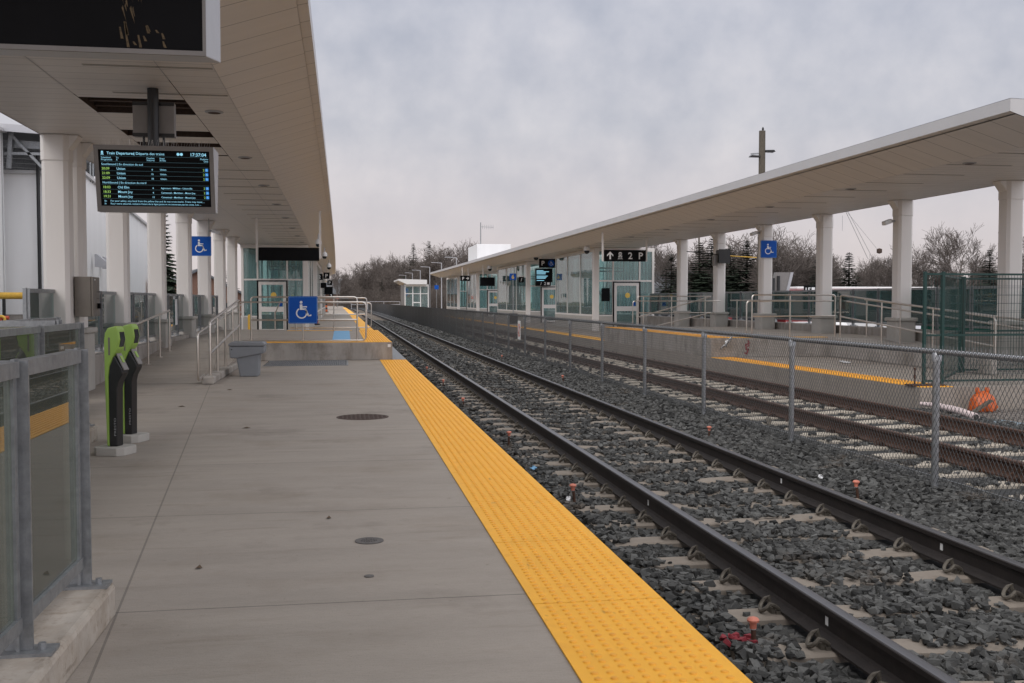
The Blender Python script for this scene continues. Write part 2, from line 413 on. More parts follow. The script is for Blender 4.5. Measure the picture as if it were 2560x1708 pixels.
grime(M['galv'], [((1,1,.3), 9, .52, .70, .5, (.66,.66,.66))])
XA, XB = 0.849, 1.458            # near tactile strip
# ------------------------------------------------------------------ ground, platforms, ramps
RH = 0.41; RHR = 0.47             # height of the raised platforms, left and right
ZT1, ZT2 = -0.18, -0.106          # rail heads of the two tracks
b = MB(); b.add([(-900,-60,-1.05),(900,-60,-1.05),(900,1200,-1.05),(-900,1200,-1.05)], [(0,1,2,3)])
tag(b.build('ground', M['grass']), kind='structure')
b = MB(); b.add([(15.2,-30,-1.0),(120,-30,-1.0),(120,112,-1.0),(15.2,112,-1.0)], [(0,1,2,3)])
tag(b.build('bus_roadway', M['asph']), kind='structure')
b = MB(); b.add([(-60,-30,-.02),(-4.32,-30,-.02),(-4.32,110,-.02),(-60,110,-.02)], [(0,1,2,3)])
tag(b.build('service_yard', M['asph']), kind='structure')

def strip_slab(x0, x1, ys, z0, z1, zf=None):
    """long slab following the slight bend"""
    b = MB(); n = len(ys)
    for i, y in enumerate(ys):
        d = bend(y); zz = z1 if zf is None else zf(y)
        b.v += [(x0+d, y, z0), (x1+d, y, z0), (x1+d, y, zz), (x0+d, y, zz)]
    for i in range(n-1):
        a = i*4; c = a+4
        b.f += [(a, c, c+1, a+1), (a+1, c+1, c+2, a+2), (a+2, c+2, c+3, a+3), (a+3, c+3, c, a)]
    b.f += [(0,1,2,3), (n*4-4, n*4-1, n*4-2, n*4-3)]
    return b
YL = [-8] + [5*i for i in range(0, 52)]
tag(strip_slab(-4.30, XB-.012, YL, -1.1, 0.0).build('platform', M['conc']), kind='structure')
# right platform: near edge runs slightly outwards towards the camera
def rx(y): return 8.80 + max(0, (24.2-y))*.032
b = MB()
for y in [15.3, 18, 21, 24.2]:
    b.v += [(rx(y),y,-1.1),(14.2,y,-1.1),(14.2,y,0),(rx(y),y,0)]
for i in range(3):
    a = i*4; c = a+4; b.f += [(a,c,c+1,a+1),(a+1,c+1,c+2,a+2),(a+2,c+2,c+3,a+3),(a+3,c+3,c,a)]
b.f += [(0,1,2,3)]
tag(b.build('platform', M['conc']), kind='structure')
tag(strip_slab(8.80, 14.2, [24.2+5*i for i in range(0, 44)], -1.1, 0.0).build('platform', M['conc']), kind='structure')

# raised platforms with their ramps
b = MB(); b.box(-2.18, 1.13, 24.45, 34.3, 0.003, RH)
tag(b.build('raised_platform', M['wallc'], bevel=.012), kind='structure')
b = MB(); b.box(-2.17, 1.12, 24.46, 34.29, RH+.0, RH+.004)
tag(b.build('raised_platform_paving', M['conc']), kind='structure')
def ramp(x0, x1, y0, y1, z1, y2, name='ramp'):
    b = MB(); b.add([(x0,y0,.004),(x1,y0,.004),(x1,y1,z1),(x0,y1,z1),(x1,y2,z1),(x0,y2,z1),(x1,y2,0.002),(x0,y2,0.002),(x1,y1,.002),(x0,y1,.002)],
        [(0,1,2,3),(3,2,4,5),(5,4,6,7),(1,8,2),(2,8,6,4),(0,3,9),(9,3,5,7)])
    return tag(b.build(name, M['conc']), kind='structure')
ramp(-4.0, -2.19, 18.0, 25.6, RH, 36.0)
b = MB(); b.box(-4.0, 0.2, 34.32, 36, .002, RH-.01)
tag(b.build('landing', M['conc']), kind='structure')
b = MB(); b.box(8.83, 14.2, 24.2, 34.7, .003, RHR)
tag(b.build('raised_platform', M['wallc'], bevel=.012), kind='structure')
b = MB(); b.box(8.84, 14.19, 24.21, 34.69, RHR, RHR+.004)
tag(b.build('raised_platform_paving', M['conc']), kind='structure')
b = MB(); b.add([(12.0,17.6,.004),(14.2,17.6,.004),(14.2,24.2,RHR),(12.0,24.2,RHR),(12.0,24.2,.002),(14.2,24.2,.002)], [(0,1,2,3),(0,3,4),(1,5,2)])
tag(b.build('ramp', M['wallc']), kind='structure')
# kerbs and low walls
def kerb(x0, x1, y0, y1, z0, z1, label, m='curb', bev=.025):
    o = MB().box(x0, x1, y0, y1, z0, z1).build('concrete_kerb', M[m], bevel=bev)
    return tag(o, label, 'kerb')
kerb(-1.32, -1.0, -4, 4.78, -.01, .155, 'pale concrete kerb under the nearest glass railing, chipped at its corner')
kerb(-2.72, -2.42, 5.2, 10.85, -.01, .15, 'concrete kerb under the glass railing behind the green card readers')
kerb(-4.30, -2.73, 10.3, 10.6, -.01, .15, 'concrete kerb running crosswise under the glass railing before the first column')
kerb(-4.34, -4.0, 14.5, 36, -.01, .50, 'long low concrete wall along the left ramp under the glass railing', 'wallc')
kerb(-2.32, -2.12, 17.75, 24.44, .0, .13, 'sloping concrete kerb under the steel handrail beside the grey bin', 'wallc')
kerb(13.72, 14.0, 17.0, 46, .0, RHR+.22, 'long low concrete wall under the glass railing behind the right columns', 'wallc')
kerb(11.86, 11.995, 17.6, 24.19, .0, .30, 'concrete ramp edge wall behind the green mesh panels', 'wallc')

# blue waiting spot painted on the raised platform, grating on the ground before it
tag(MB().add([(-.27,25.0,RH+.008),(.17,25.0,RH+.008),(.19,34.0,RH+.008),(-.29,34.0,RH+.008)], [(0,1,2,3)]).build('painted_marking', M['bluep']), kind='structure')
g = thing('floor_grating', 'grey metal grating set in the platform before the raised concrete wall', 'grating', (-.8, 23.4, 0))
b = MB()
for i in range(9): b.box(-1.66, .06, 22.55+i*.2, 22.57+i*.2, .002, .012)
for i in range(44): b.box(-1.66+i*.04, -1.655+i*.04+.006, 22.55, 24.3, .002, .011)
b.build('bars', M['galv'], g)
MB().box(-1.70, .10, 22.5, 22.53, .001, .013).box(-1.70,.10,24.32,24.35,.001,.013).box(.07,.10,22.53,24.32,.001,.013).build('frame', M['galv'], g)
MB().box(-1.69, .06, 22.54, 24.31, .0005, .0015).build('pit_shade', M['hollow_shade'], g)  # flat dark sheet; shade under the bars is put into its colour
g = thing('gap_filler', 'grey ribbed filler grating between raised platform edge and the track', 'grating', (1.3, 29, 0))
b = MB()
for i in range(70): b.box(1.135, 1.45, 24.5+i*.14, 24.6+i*.14, -.02, .012)
b.build('slats', M['galv'], g)

# ------------------------------------------------------------------ tactile paving
def tactile(label, x0, x1, y0, y1, z, domes=True, seg=1.22, follow=bend, edge=0.022):
    t = thing('tactile_paving', label, 'tactile paving', ((x0+x1)/2, y0, z))
    b = MB(); y = y0; first = True
    while y < y1-.01:
        ye = min(y+seg, y1)
        d0, d1 = follow(y), follow(ye); g_ = .004
        b.add([(x0+d0,y+g_,z+.001),(x1+d0,y+g_,z+.001),(x1+d1,ye-g_,z+.001),(x0+d1,ye-g_,z+.001),
               (x0+d0,y+g_,z+edge*.4),(x1+d0,y+g_,z+edge*.4),(x1+d1,ye-g_,z+edge*.4),(x0+d1,ye-g_,z+edge*.4)],
              [(4,5,6,7),(0,1,5,4),(1,2,6,5),(2,3,7,6),(3,0,4,7)])
        y = ye
    b.build('tile_base', M['tact'], t)
    if domes:
        b = MB(); pitch = .0605; nx = int((x1-x0-.02)/pitch)
        ox = x0 + ((x1-x0) - (nx-1)*pitch)/2
        yy = y0 + .03; zz = z+edge*.4
        while yy < y1-.02:
            near = yy < 9
            k = 8 if near else 5
            for i in range(nx):
                cx_ = ox + i*pitch + follow(yy); n0 = len(b.v)
                for r_, h_ in (((.0155,0),(.013,.0045),(.007,.0065)) if near else ((.0155,0),(.0105,.006))):
                    for q in range(k):
                        a = 2*math.pi*q/k; b.v.append((cx_+r_*math.cos(a), yy+r_*math.sin(a), zz+h_))
                lv = 3 if near else 2
                for q_ in range(lv-1):
                    for q in range(k):
                        b.f.append((n0+q_*k+q, n0+q_*k+(q+1)%k, n0+(q_+1)*k+(q+1)%k, n0+(q_+1)*k+q))
                b.f.append(tuple(range(n0+(lv-1)*k, n0+lv*k)))
            yy += pitch
        b.build('domes', M['yellow2'], t, smooth=True)
    return t
def tact_mat():
    m = mat('tactile yellow ribbed', (.88,.43,.028), .6, var=.07, scale=4, stain=(2.6, .64, .86, (.36,.18,.05)))
    t = m.node_tree; n = t.nodes; l = t.links; b = n['Principled BSDF']
    co = n.new('ShaderNodeTexCoord'); w = n.new('ShaderNodeTexWave'); w.bands_direction = 'Y'; w.inputs['Scale'].default_value = 42
    w.inputs['Distortion'].default_value = 0
    mp = n.new('ShaderNodeMapping'); mp.inputs['Rotation'].default_value = (0,0,R(90)); l.new(co.outputs['Object'], mp.inputs[0]); l.new(mp.outputs[0], w.inputs[0])
    bu = n.new('ShaderNodeBump'); bu.inputs['Strength'].default_value = .5; bu.inputs['Distance'].default_value = .003
    l.new(w.outputs[1], bu.inputs['Height']); l.new(bu.outputs[0], b.inputs['Normal']); return m
M['tact'] = tact_mat()
grime(M['tact'], [((1,1,1), 4, .56, .74, .55, (.70,.60,.50)), ((2,.5,1), 9, .64, .72, .7, (.45,.40,.36)), ((1,1,1), 90, .60, .74, .5, (.68,.6,.5))])
grime(M['yellow2'], [((1,1,1), 5, .55, .72, .5, (.66,.56,.46))])
tactile('broad yellow tactile strip with raised domes along the near platform edge', XA, XB, .96, 24.4, 0)
tactile('yellow tactile strip along the edge of the left raised platform', .52, 1.13, 24.46, 34.2, RH+.004)
tactile('thin yellow tactile strip along the front edge of the left raised platform, under the railing', -1.75, .515, 24.46, 24.9, RH+.004, domes=False, seg=3)
tactile('thin yellow tactile strip across the far end of the left raised platform', -1.75, .3, 34.0, 34.29, RH+.004, domes=False, seg=3)
tactile('far yellow tactile strip past the left raised platform', XA, XB, 34.35, 200, 0, domes=False, seg=4)
tactile('yellow tactile strip on the low right platform in front of the raised wall', 8.82, 9.40, 15.32, 24.15, 0, follow=lambda y: rx(y)-8.8)
tactile('yellow tactile strip along the edge of the right raised platform', 8.85, 9.42, 24.22, 34.6, RHR+.004)
tactile('thin yellow tactile strip on the front edge of the right raised platform', 9.43, 11.9, 24.22, 24.6, RHR+.004, domes=False, seg=3)
tactile('far yellow tactile strip along the low right platform', 8.82, 9.40, 34.8, 200, 0, domes=False, seg=4)

# ------------------------------------------------------------------ track bed, tracks
PROF = [(1.40,-.46),(1.8,-.44),(2.0,-.405),(4.5,-.405),(4.9,-.35),(5.3,-.30),(5.7,-.325),(8.3,-.33),(8.6,-.36),(9.3,-.36),(9.31,-.36)]
def zbed(x):
    return np.interp(x, [p[0] for p in PROF], [p[1] for p in PROF])
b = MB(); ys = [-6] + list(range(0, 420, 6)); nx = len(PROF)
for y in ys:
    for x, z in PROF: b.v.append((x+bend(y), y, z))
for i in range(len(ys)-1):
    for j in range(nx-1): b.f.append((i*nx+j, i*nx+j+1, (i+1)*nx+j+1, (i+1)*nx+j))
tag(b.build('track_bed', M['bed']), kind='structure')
tag(MB().add([(9.3,-6,-.37),(40,-6,-.37),(40,15.28,-.37),(9.3,15.28,-.37)], [(0,1,2,3)]).build('gravel_ground', M['gravel']), kind='structure')

RAILP = [(-.07,0),(.07,0),(.07,.012),(.022,.03),(.010,.045),(.010,.125),(.034,.140),(.036,.165),(.030,.172),(-.030,.172),(-.036,.165),(-.034,.140),(-.010,.125),(-.010,.045),(-.022,.03),(-.07,.012)]
HEADP = [(-.0325,.1695),(-.027,.1735),(-.012,.1750),(.012,.1750),(.027,.1735),(.0325,.1695)]
def sweep(prof, xc, z0, closed, ys):
    b = MB(); k = len(prof)
    for y in ys:
        for x, z in prof: b.v.append((xc+x+bend(y), y, z0+z))
    for i in range(len(ys)-1):
        for j in range(k if closed else k-1):
            b.f.append((i*k+j, i*k+(j+1) % k, (i+1)*k+(j+1) % k, (i+1)*k+j))
    return b
def clip_path(sx):
    """bent spring clip: a hook standing beside the rail foot"""
    c = [(.075,-.034,.022),(.105,-.044,.045)]
    for k in range(9):
        q = R(-100+31*k); c.append((.138+.030*math.cos(q), -.004+.043*math.sin(q), .050-.038*math.cos(q)))
    c += [(.105,.018,.040),(.070,.024,.022)]
    return [(sx*x, y, z) for x, y, z in c]
YR = [-6] + [6*i for i in range(0, 70)]
TIE_Y = {}
def make_track(label, xc, ztop, rm, tm, y0, stk):
    zb = ztop - .175; zt = zb - .008
    t = thing('railway_track', label, 'railway track', (xc, 10, zt))
    for sx in (-1, 1):
        x = xc + sx*.754
        r_ = sweep(RAILP, x, zb, True, YR).build('rail', M[rm], t)
        sweep(HEADP, x, zb, False, YR).build('rail_head', M[tm], r_)
        if stk:
            for y in (stk[0] if sx < 0 else stk[1]):
                MB().box(x-.0125, x-.0115, y-.016, y+.016, zb+.065, zb+.11).build('sticker', M['signw'], r_)
    # one sleeper with its four clips, then copies
    b = MB(); n = 15; hw = .105; tw = .125
    for i in range(n):
        u = -1.3 + 2.6*i/(n-1); dz = -.022*max(0, 1-(abs(u)/.45)**2) if abs(u) < .45 else 0
        e_ = .012 if i in (0, n-1) else 0
        b.v += [(u,-hw-.02,-.2),(u,-hw,dz-.012-e_),(u,-hw+.02,dz-e_),(u,hw-.02,dz-e_),(u,hw,dz-.012-e_),(u,hw+.02,-.2)]
    for i in range(n-1):
        for j in range(5): b.f.append((i*6+j, i*6+j+1, (i+1)*6+j+1, (i+1)*6+j))
    b.f += [tuple(range(6)), tuple(range(n*6-1, n*6-7, -1))]
    me_t = b
    clips = []
    s0 = me_t.build('sleeper', M['tie' if rm == 'rail' else 'tiep'], t, world=False)
    for sr in (-1, 1):
        for sd in (-1, 1):
            c = MB().tube([(sr*.754+p[0]*sd, p[1], p[2]+.004) for p in clip_path(1)], .0125, 7)
            c.box(sr*.754+sd*.075-.02, sr*.754+sd*.075+.02, -.05, .05, .001, .018)
            c.box(sr*.754+sd*.105-.012, sr*.754+sd*.11+.014, -.035, .035, .001, .035)
            clips.append(c.build('rail_clip', M['clip'] if rm == 'rail' else M['rust'], s0, smooth=True, world=False))
    ys = [y0 + .61*i for i in range(0, 100)]
    TIE_Y[label] = ys
    s0.location = (bend(ys[0]), ys[0]-10, 0)
    for i, y in enumerate(ys[1:]):
        s = s0.copy(); COL.objects.link(s); s.parent = t; s.location = (bend(y), y-10, 0)
        if i > 70: continue
        for c0 in clips:
            q = c0.copy(); COL.objects.link(q); q.parent = s
    far = MB()
    y = ys[-1] + .61
    while y < 200:
        far.box(xc-1.3+bend(y), xc+1.3+bend(y), y-.105, y+.105, zt-.1, zt); y += .61
    f_ = far.build('far_sleeper', M['tie' if rm == 'rail' else 'tiep'], t); f_['kind'] = 'stuff'
    return t
X1, X2 = 3.23, 6.98
make_track('near railway track of dark shiny rails beside the yellow platform strip', X1, ZT1, 'rail', 'railtop', 3.05, ([5.0, 8.2, 10.9, 14.6], [6.4, 9.0, 12.2, 16.2]))
make_track('rusty railway track behind the chain link fence', X2, ZT2, 'rust', 'rusttop', 3.20, None)

# ballast stones (stuff): every stone is its own closed lump
def stone_templates(k):
    out = []
    for i in range(k):
        bm = bmesh.new(); n = int(rng.integers(9, 14))
        P = np.array([[i, j, k] for i in (-1, 1) for j in (-1, 1) for k in (-1, 1)], float)*.78 + rng.uniform(-.42, .42, (8, 3)); P = P[rng.permutation(8)[:int(rng.integers(7, 9))]]; P *= np.array([1.0, rng.uniform(.55, .85), rng.uniform(.40, .68)])
        for p in P: bm.verts.new(p)
        r_ = bmesh.ops.convex_hull(bm, input=bm.verts)
        bm.verts.ensure_lookup_table(); bmesh.ops.delete(bm, geom=[v for v in bm.verts if not v.link_faces], context='VERTS')
        bmesh.ops.triangulate(bm, faces=bm.faces); bm.verts.index_update()
        out.append((np.array([v.co[:] for v in bm.verts]), np.array([[v.index for v in f.verts] for f in bm.faces]))); bm.free()
    return out
def scatter(name, material, P, S, templates, kind='stuff'):
    n = len(P); q = rng.normal(size=(n, 4)); q /= np.linalg.norm(q, axis=1)[:, None]
    # mostly lying flat: mix of free rotation and yaw
    an = rng.uniform(0, 6.283, n)/2; tl_ = rng.normal(0, .42, n)/2; ta = rng.uniform(0, 6.283, n)
    # yaw, then a moderate tilt about a level axis
    cw, sw, ct, st = np.cos(an), np.sin(an), np.cos(tl_), np.sin(tl_)
    w, x, y, z = ct*cw, st*(np.cos(ta)*cw+np.sin(ta)*sw), st*(np.sin(ta)*cw-np.cos(ta)*sw), ct*sw
    Rm = np.stack([1-2*(y*y+z*z), 2*(x*y-z*w), 2*(x*z+y*w), 2*(x*y+z*w), 1-2*(x*x+z*z), 2*(y*z-x*w), 2*(x*z-y*w), 2*(y*z+x*w), 1-2*(x*x+y*y)], 1).reshape(n, 3, 3)
    which = rng.integers(0, len(templates), n); V = []; F = []; off = 0
    for k, (tv, tf) in enumerate(templates):
        ids = np.where(which == k)[0]
        if not len(ids): continue
        vv = np.einsum('nij,vj->nvi', Rm[ids], tv)*S[ids][:, None, None] + P[ids][:, None, :]
        V.append(vv.reshape(-1, 3)); m = len(tv)
        ff = tf[None] + (np.arange(len(ids))*m)[:, None, None] + off
        F.append(ff.reshape(-1, 3)); off += m*len(ids)
    V = np.concatenate(V); F = np.concatenate(F)
    me = bpy.data.meshes.new(name); me.vertices.add(len(V)); me.vertices.foreach_set('co', V.astype(np.float32).ravel())
    me.loops.add(F.size); me.loops.foreach_set('vertex_index', F.astype(np.int32).ravel())
    me.polygons.add(len(F)); me.polygons.foreach_set('loop_start', np.arange(0, F.size, 3, dtype=np.int32)); me.polygons.foreach_set('loop_total', np.full(len(F), 3, np.int32))
    me.polygons.foreach_set('use_smooth', np.zeros(len(F), bool)); me.update(); me.validate(); me.materials.append(material)
    o = bpy.data.objects.new(name, me); COL.objects.link(o); o['kind'] = kind; return o
def keep_view(P, margin=1.15):
    d = P - np.array(cam.location)
    ps, th = R(9.212), R(2.2686)
    r_ = d[:, 0]*math.cos(ps) - d[:, 1]*math.sin(ps); f_ = d[:, 0]*math.sin(ps) + d[:, 1]*math.cos(ps)
    u_ = d[:, 2] + f_*math.tan(th)
    return (f_ > 1) & (abs(r_) < f_*.4924*margin + 1.2) & (u_ > -f_*.33*margin - .5)
TPL = stone_templates(26)
Ps, Ss = [], []
for (ya, yb, dens, s0, s1) in ((2.6, 7.5, 1300, .013, .037), (7.5, 13, 800, .017, .040), (13, 24, 400, .022, .044), (24, 48, 130, .036, .058), (48, 90, 34, .06, .085)):
    n = int((yb-ya)*7.9*dens)
    P = np.stack([rng.uniform(1.44, 9.3, n), rng.uniform(ya, yb, n), np.zeros(n)], 1)
    P = P[(P[:, 0] < np.where(P[:, 1] < 15.3, 9.3, 8.78))]
    P = P[keep_view(P)]
    n = len(P); S = rng.uniform(s0, s1, n)
    P[:, 2] = zbed(P[:, 0]) + S*rng.uniform(.1, .75, n) + .012*np.sin(P[:, 0]*3.1)*np.sin(P[:, 1]*2.3)
    ok = np.ones(n, bool)
    for xc, ylist, zt in ((X1, TIE_Y['near railway track of dark shiny rails beside the yellow platform strip'], ZT1-.183), (X2, TIE_Y['rusty railway track behind the chain link fence'], ZT2-.183)):
        ylist = np.array(ylist); xr = P[:, 0]-xc
        dy = np.abs(P[:, 1][:, None]-ylist[None]).min(1) if n else np.zeros(0)
        on = (dy < .115) & (np.abs(xr) < 1.3)
        # how much ballast lies on the sleeper: much in the middle, little by the rails
        keep = np.where(np.abs(xr) < .32, .40, np.where((xr < -1.12), .55, np.where(np.abs(xr) > .82, .10, .12))) if xc == X1 else np.where(np.abs(xr) < 1.0, .02, .22)
        patch = np.sin(P[:, 0]*5.3 + P[:, 1]*1.7) + np.sin(P[:, 1]*3.9 - P[:, 0]*2.1)
        keep = np.clip(keep + .20*patch, .0, 1)
        ok &= ~(on & (rng.uniform(size=n) > keep))
        P[:, 2] = np.where(on, zt + S*.30, P[:, 2])
        cribs = (~on) & (np.abs(xr) < 1.35)
        P[:, 2] = np.where(cribs, zt - (.042 if xc == X1 else .085) + S*rng.uniform(.0, .9, n), P[:, 2])
        for sx in (-.754, .754):
            nr = (np.abs(xr-sx) < .085) | ((np.abs(xr-sx) < .235) & (dy < .15))
            ok &= ~nr
            P[:, 2] = np.where((np.abs(xr-sx) < .16) & (~on), zt - .05 + S*.3, P[:, 2])
    P[:, 0] += bend(P[:, 1])
    Ps.append(P[ok]); Ss.append(S[ok])
scatter('ballast', M['stone'], np.concatenate(Ps), np.concatenate(Ss), TPL)
# red painted stones beside the nearest marker, a few loose pieces of litter
P = np.array([[1.99+rng.uniform(-.09, .09), 5.03+rng.uniform(-.06, .07), -.355+rng.uniform(0, .02)] for _ in range(13)])
sc_ = scatter('painted_stones', M['redp'], P, rng.uniform(.016, .030, 13), TPL)
# finer gravel past the end of the right platform
n = 9000; P = np.stack([rng.uniform(9.3, 15, n), rng.uniform(8, 15.25, n), np.full(n, -.365)], 1); P = P[keep_view(P, 1.05)]
scatter('gravel', M['gravel'], P, rng.uniform(.010, .026, len(P)), TPL)
# ------------------------------------------------------------------ canopies
def bendc(D): return -4.0e-5*max(D, 0)**2
def canopy(label, sgn, xe, xf, xb, y0, y1, holes, dl):
    t = thing('platform_canopy', label, 'canopy', (xb, y0, 3.8))
    XS = [xb, xb+sgn*1.22, xb+sgn*2.44, xf]
    ycuts = sorted({y0, y1} | {y for h in holes for y in h} | set(np.arange(math.ceil(y0/6)*6, y1, 6.0).tolist()))
    b = MB()
    def q(x0, x1, ya, yb, z0, z1):
        n = len(b.v); da, db = bendc(ya), bendc(yb)
        b.v.extend([(x0+da, ya, z0), (x1+da, ya, z1), (x1+db, yb, z1), (x0+db, yb, z0)]); b.f.append((n, n+1, n+2, n+3))
    for ya, yb in zip(ycuts[:-1], ycuts[1:]):
        for i in range(3):
            if i == 1 and any(abs(h[0]-ya) < 1e-6 for h in holes): continue
            g_ = .004
            q(XS[i]+sgn*g_, XS[i+1]-sgn*g_, ya, yb, 3.8, 3.8)
    b.build('soffit', M['soffit'], t)
    b = MB()
    for ya, yb in zip(ycuts[:-1], ycuts[1:]): q(xf, xe-sgn*.10, ya, yb, 3.8, 4.09); q(xe-sgn*.10, xe, ya, yb, 4.105, 4.13)
    b.build('sloped_soffit', M['soffit2'], t)
    b = MB()
    for ya, yb in zip(ycuts[:-1], ycuts[1:]):
        q(xe, xe, ya, yb, 4.13, 4.31); q(xb, xb, ya, yb, 3.79, 4.2)
    for yy in (y0, y1):
        d = bendc(yy); n = len(b.v)
        b.v += [(xb+d, yy, 3.79), (xf+d, yy, 3.79), (xe+d, yy, 4.13), (xe+d, yy, 4.31), (xb+d, yy, 4.2)]; b.f.append((n, n+1, n+2, n+3, n+4))
    b.build('fascia', M['fascia'], t)
    b = MB()
    for ya, yb in zip(ycuts[:-1], ycuts[1:]): q(xb, xe, ya, yb, 4.2, 4.315); q(xb+sgn*.02, xe-sgn*.3, ya, yb, 4.17, 4.26)
    b.build('roof', M['greyl'], t)
    if holes:
        for ya, yb in holes:                       # joists seen in the open bays
            b = MB(); b.box(XS[1]-.05, XS[1]-.01, ya, yb, 3.802, 4.1); b.box(XS[2]+.01, XS[2]+.05, ya, yb, 3.802, 4.1)
            b.box(min(XS[1], XS[2])-.05, max(XS[1], XS[2])+.05, yb, yb+.02, 3.804, 4.12)
            k = 1 if yb-ya < .6 else 3
            for i in range(k):
                yc = ya + (yb-ya)*(i+.6)/k
                b.box(min(XS[1], XS[2]), max(XS[1], XS[2]), yc-.05, yc-.02, 3.87, 3.97); b.box(min(XS[1], XS[2]), max(XS[1], XS[2]), yc-.05, yc+.05, 3.86, 3.87)
            for x in np.linspace(min(XS[1], XS[2])+.2, max(XS[1], XS[2])-.2, 3): b.box(x-.02, x+.02, ya, yb, 3.98, 4.03)
            b.build('ceiling_bay_frame', M['cast'], t)
    y = 11.25
    while y < min(y1, 70):
        if y > y0+.6 and not any(h[0]-.1 < y < h[1]+.1 for h in holes):
            xa, xc = XS[2]-sgn*.75+bendc(y), xf-sgn*.02+bendc(y)
            MB().box(min(xa, xc), max(xa, xc), y, y+.007, 3.796, 3.7985).box(min(xa, xc), max(xa, xc), y+.045, y+.052, 3.796, 3.7985).build('ceiling_slot', M['cab'], t)
        y += 1.44
    for y in dl:
        x = xf - sgn*.30 + bendc(y)
        d = MB().lathe([(.115, 0), (.115, -.012), (.095, -.018)], (x, y, 3.798), 18).build('downlight', M['greyl'], t, smooth=True)
        MB().disc((x, y, 3.778), (1,0,0), (0,-1,0), .08, 16).build('lens', M['cast'], d)
    return t
canopy('long white canopy over the near left platform, with open ceiling bays above the departure board', 1, -.296, -1.30, -4.30, -6, 108,
       [(13.07, 14.1), (15.46, 16.0), (16.6, 17.0), (17.9, 18.7)], [13.8+4.3*i for i in range(9)])
canopy('long white canopy over the far right platform beyond the chain link fence', -1, 9.54, 10.55, 13.52, 13.8, 110, [], [16.8+4.3*i for i in range(8)])

# ------------------------------------------------------------------ columns
def cham(w, c):
    h = w/2; return [(h, -h+c), (h, h-c), (h-c, h), (-h+c, h), (-h, h-c), (-h, -h+c), (-h+c, -h), (h-c, -h)]
def column(label, x, y, sgn, zbase=0.0, group='white canopy columns'):
    t = thing('canopy_column', label, 'column', (x, y, zbase), 0, group)
    MB().prism(cham(.365, .055), (x, y, zbase), (1,0,0), (0,1,0), (0,0,3.797-zbase)).build('shaft', M['white'], t)
    MB().prism(cham(.39, .06), (x, y, 3.42), (1,0,0), (0,1,0), (0,0,.37)).build('collar', M['white'], t, bevel=.008)
    MB().prism([(0,0),(.13,0),(.13,.02),(0,.20)], (x+sgn*.195, y-.13, 3.792), (sgn,0,0), (0,0,-1), (0,.26,0)).build('bracket', M['white'], t)
    p = MB().prism(cham(.52, .05), (x, y, zbase), (1,0,0), (0,1,0), (0,0,.89-zbase)).build('pedestal', M['pedc'], t, bevel=.012)
    MB().prism(cham(.60, .05), (x, y, .891), (1,0,0), (0,1,0), (0,0,.085)).build('cap', M['pedc'], p, bevel=.02)
    return t
LC = ['thick white column that carries the brown grey cabinet', 'white column hidden below the departure board, behind the green card readers',
      'white column just past the departure board, on a pedestal by the ramp handrail', 'white column on a concrete pedestal in front of the dark spruce',
      'white column behind the hanging blue wheelchair sign on the left platform', 'narrow looking white column just past the hanging blue wheelchair sign',
      'last white column before the glass shelter on the left platform']
for i, s_ in enumerate(LC): column(s_, -4.11+bendc(16+4.13*i), 16.18+4.13*i, 1)
column('white column close behind the one with the cabinet, joined by a dark gap', -4.11, 16.93, 1)
RC = ['white column behind the green mesh panels at the end of the right canopy', 'white column carrying the white bullet camera', 'white column next to the tilted grey board, between the camera column and the blue sign',
      'white column with the blue wheelchair sign on it', 'white column with the black loudspeaker box', 'white column nearest to the glass shelter door on the right platform']
for i, s_ in enumerate(RC): column(s_, 13.34, 19.23+4.13*i, -1)

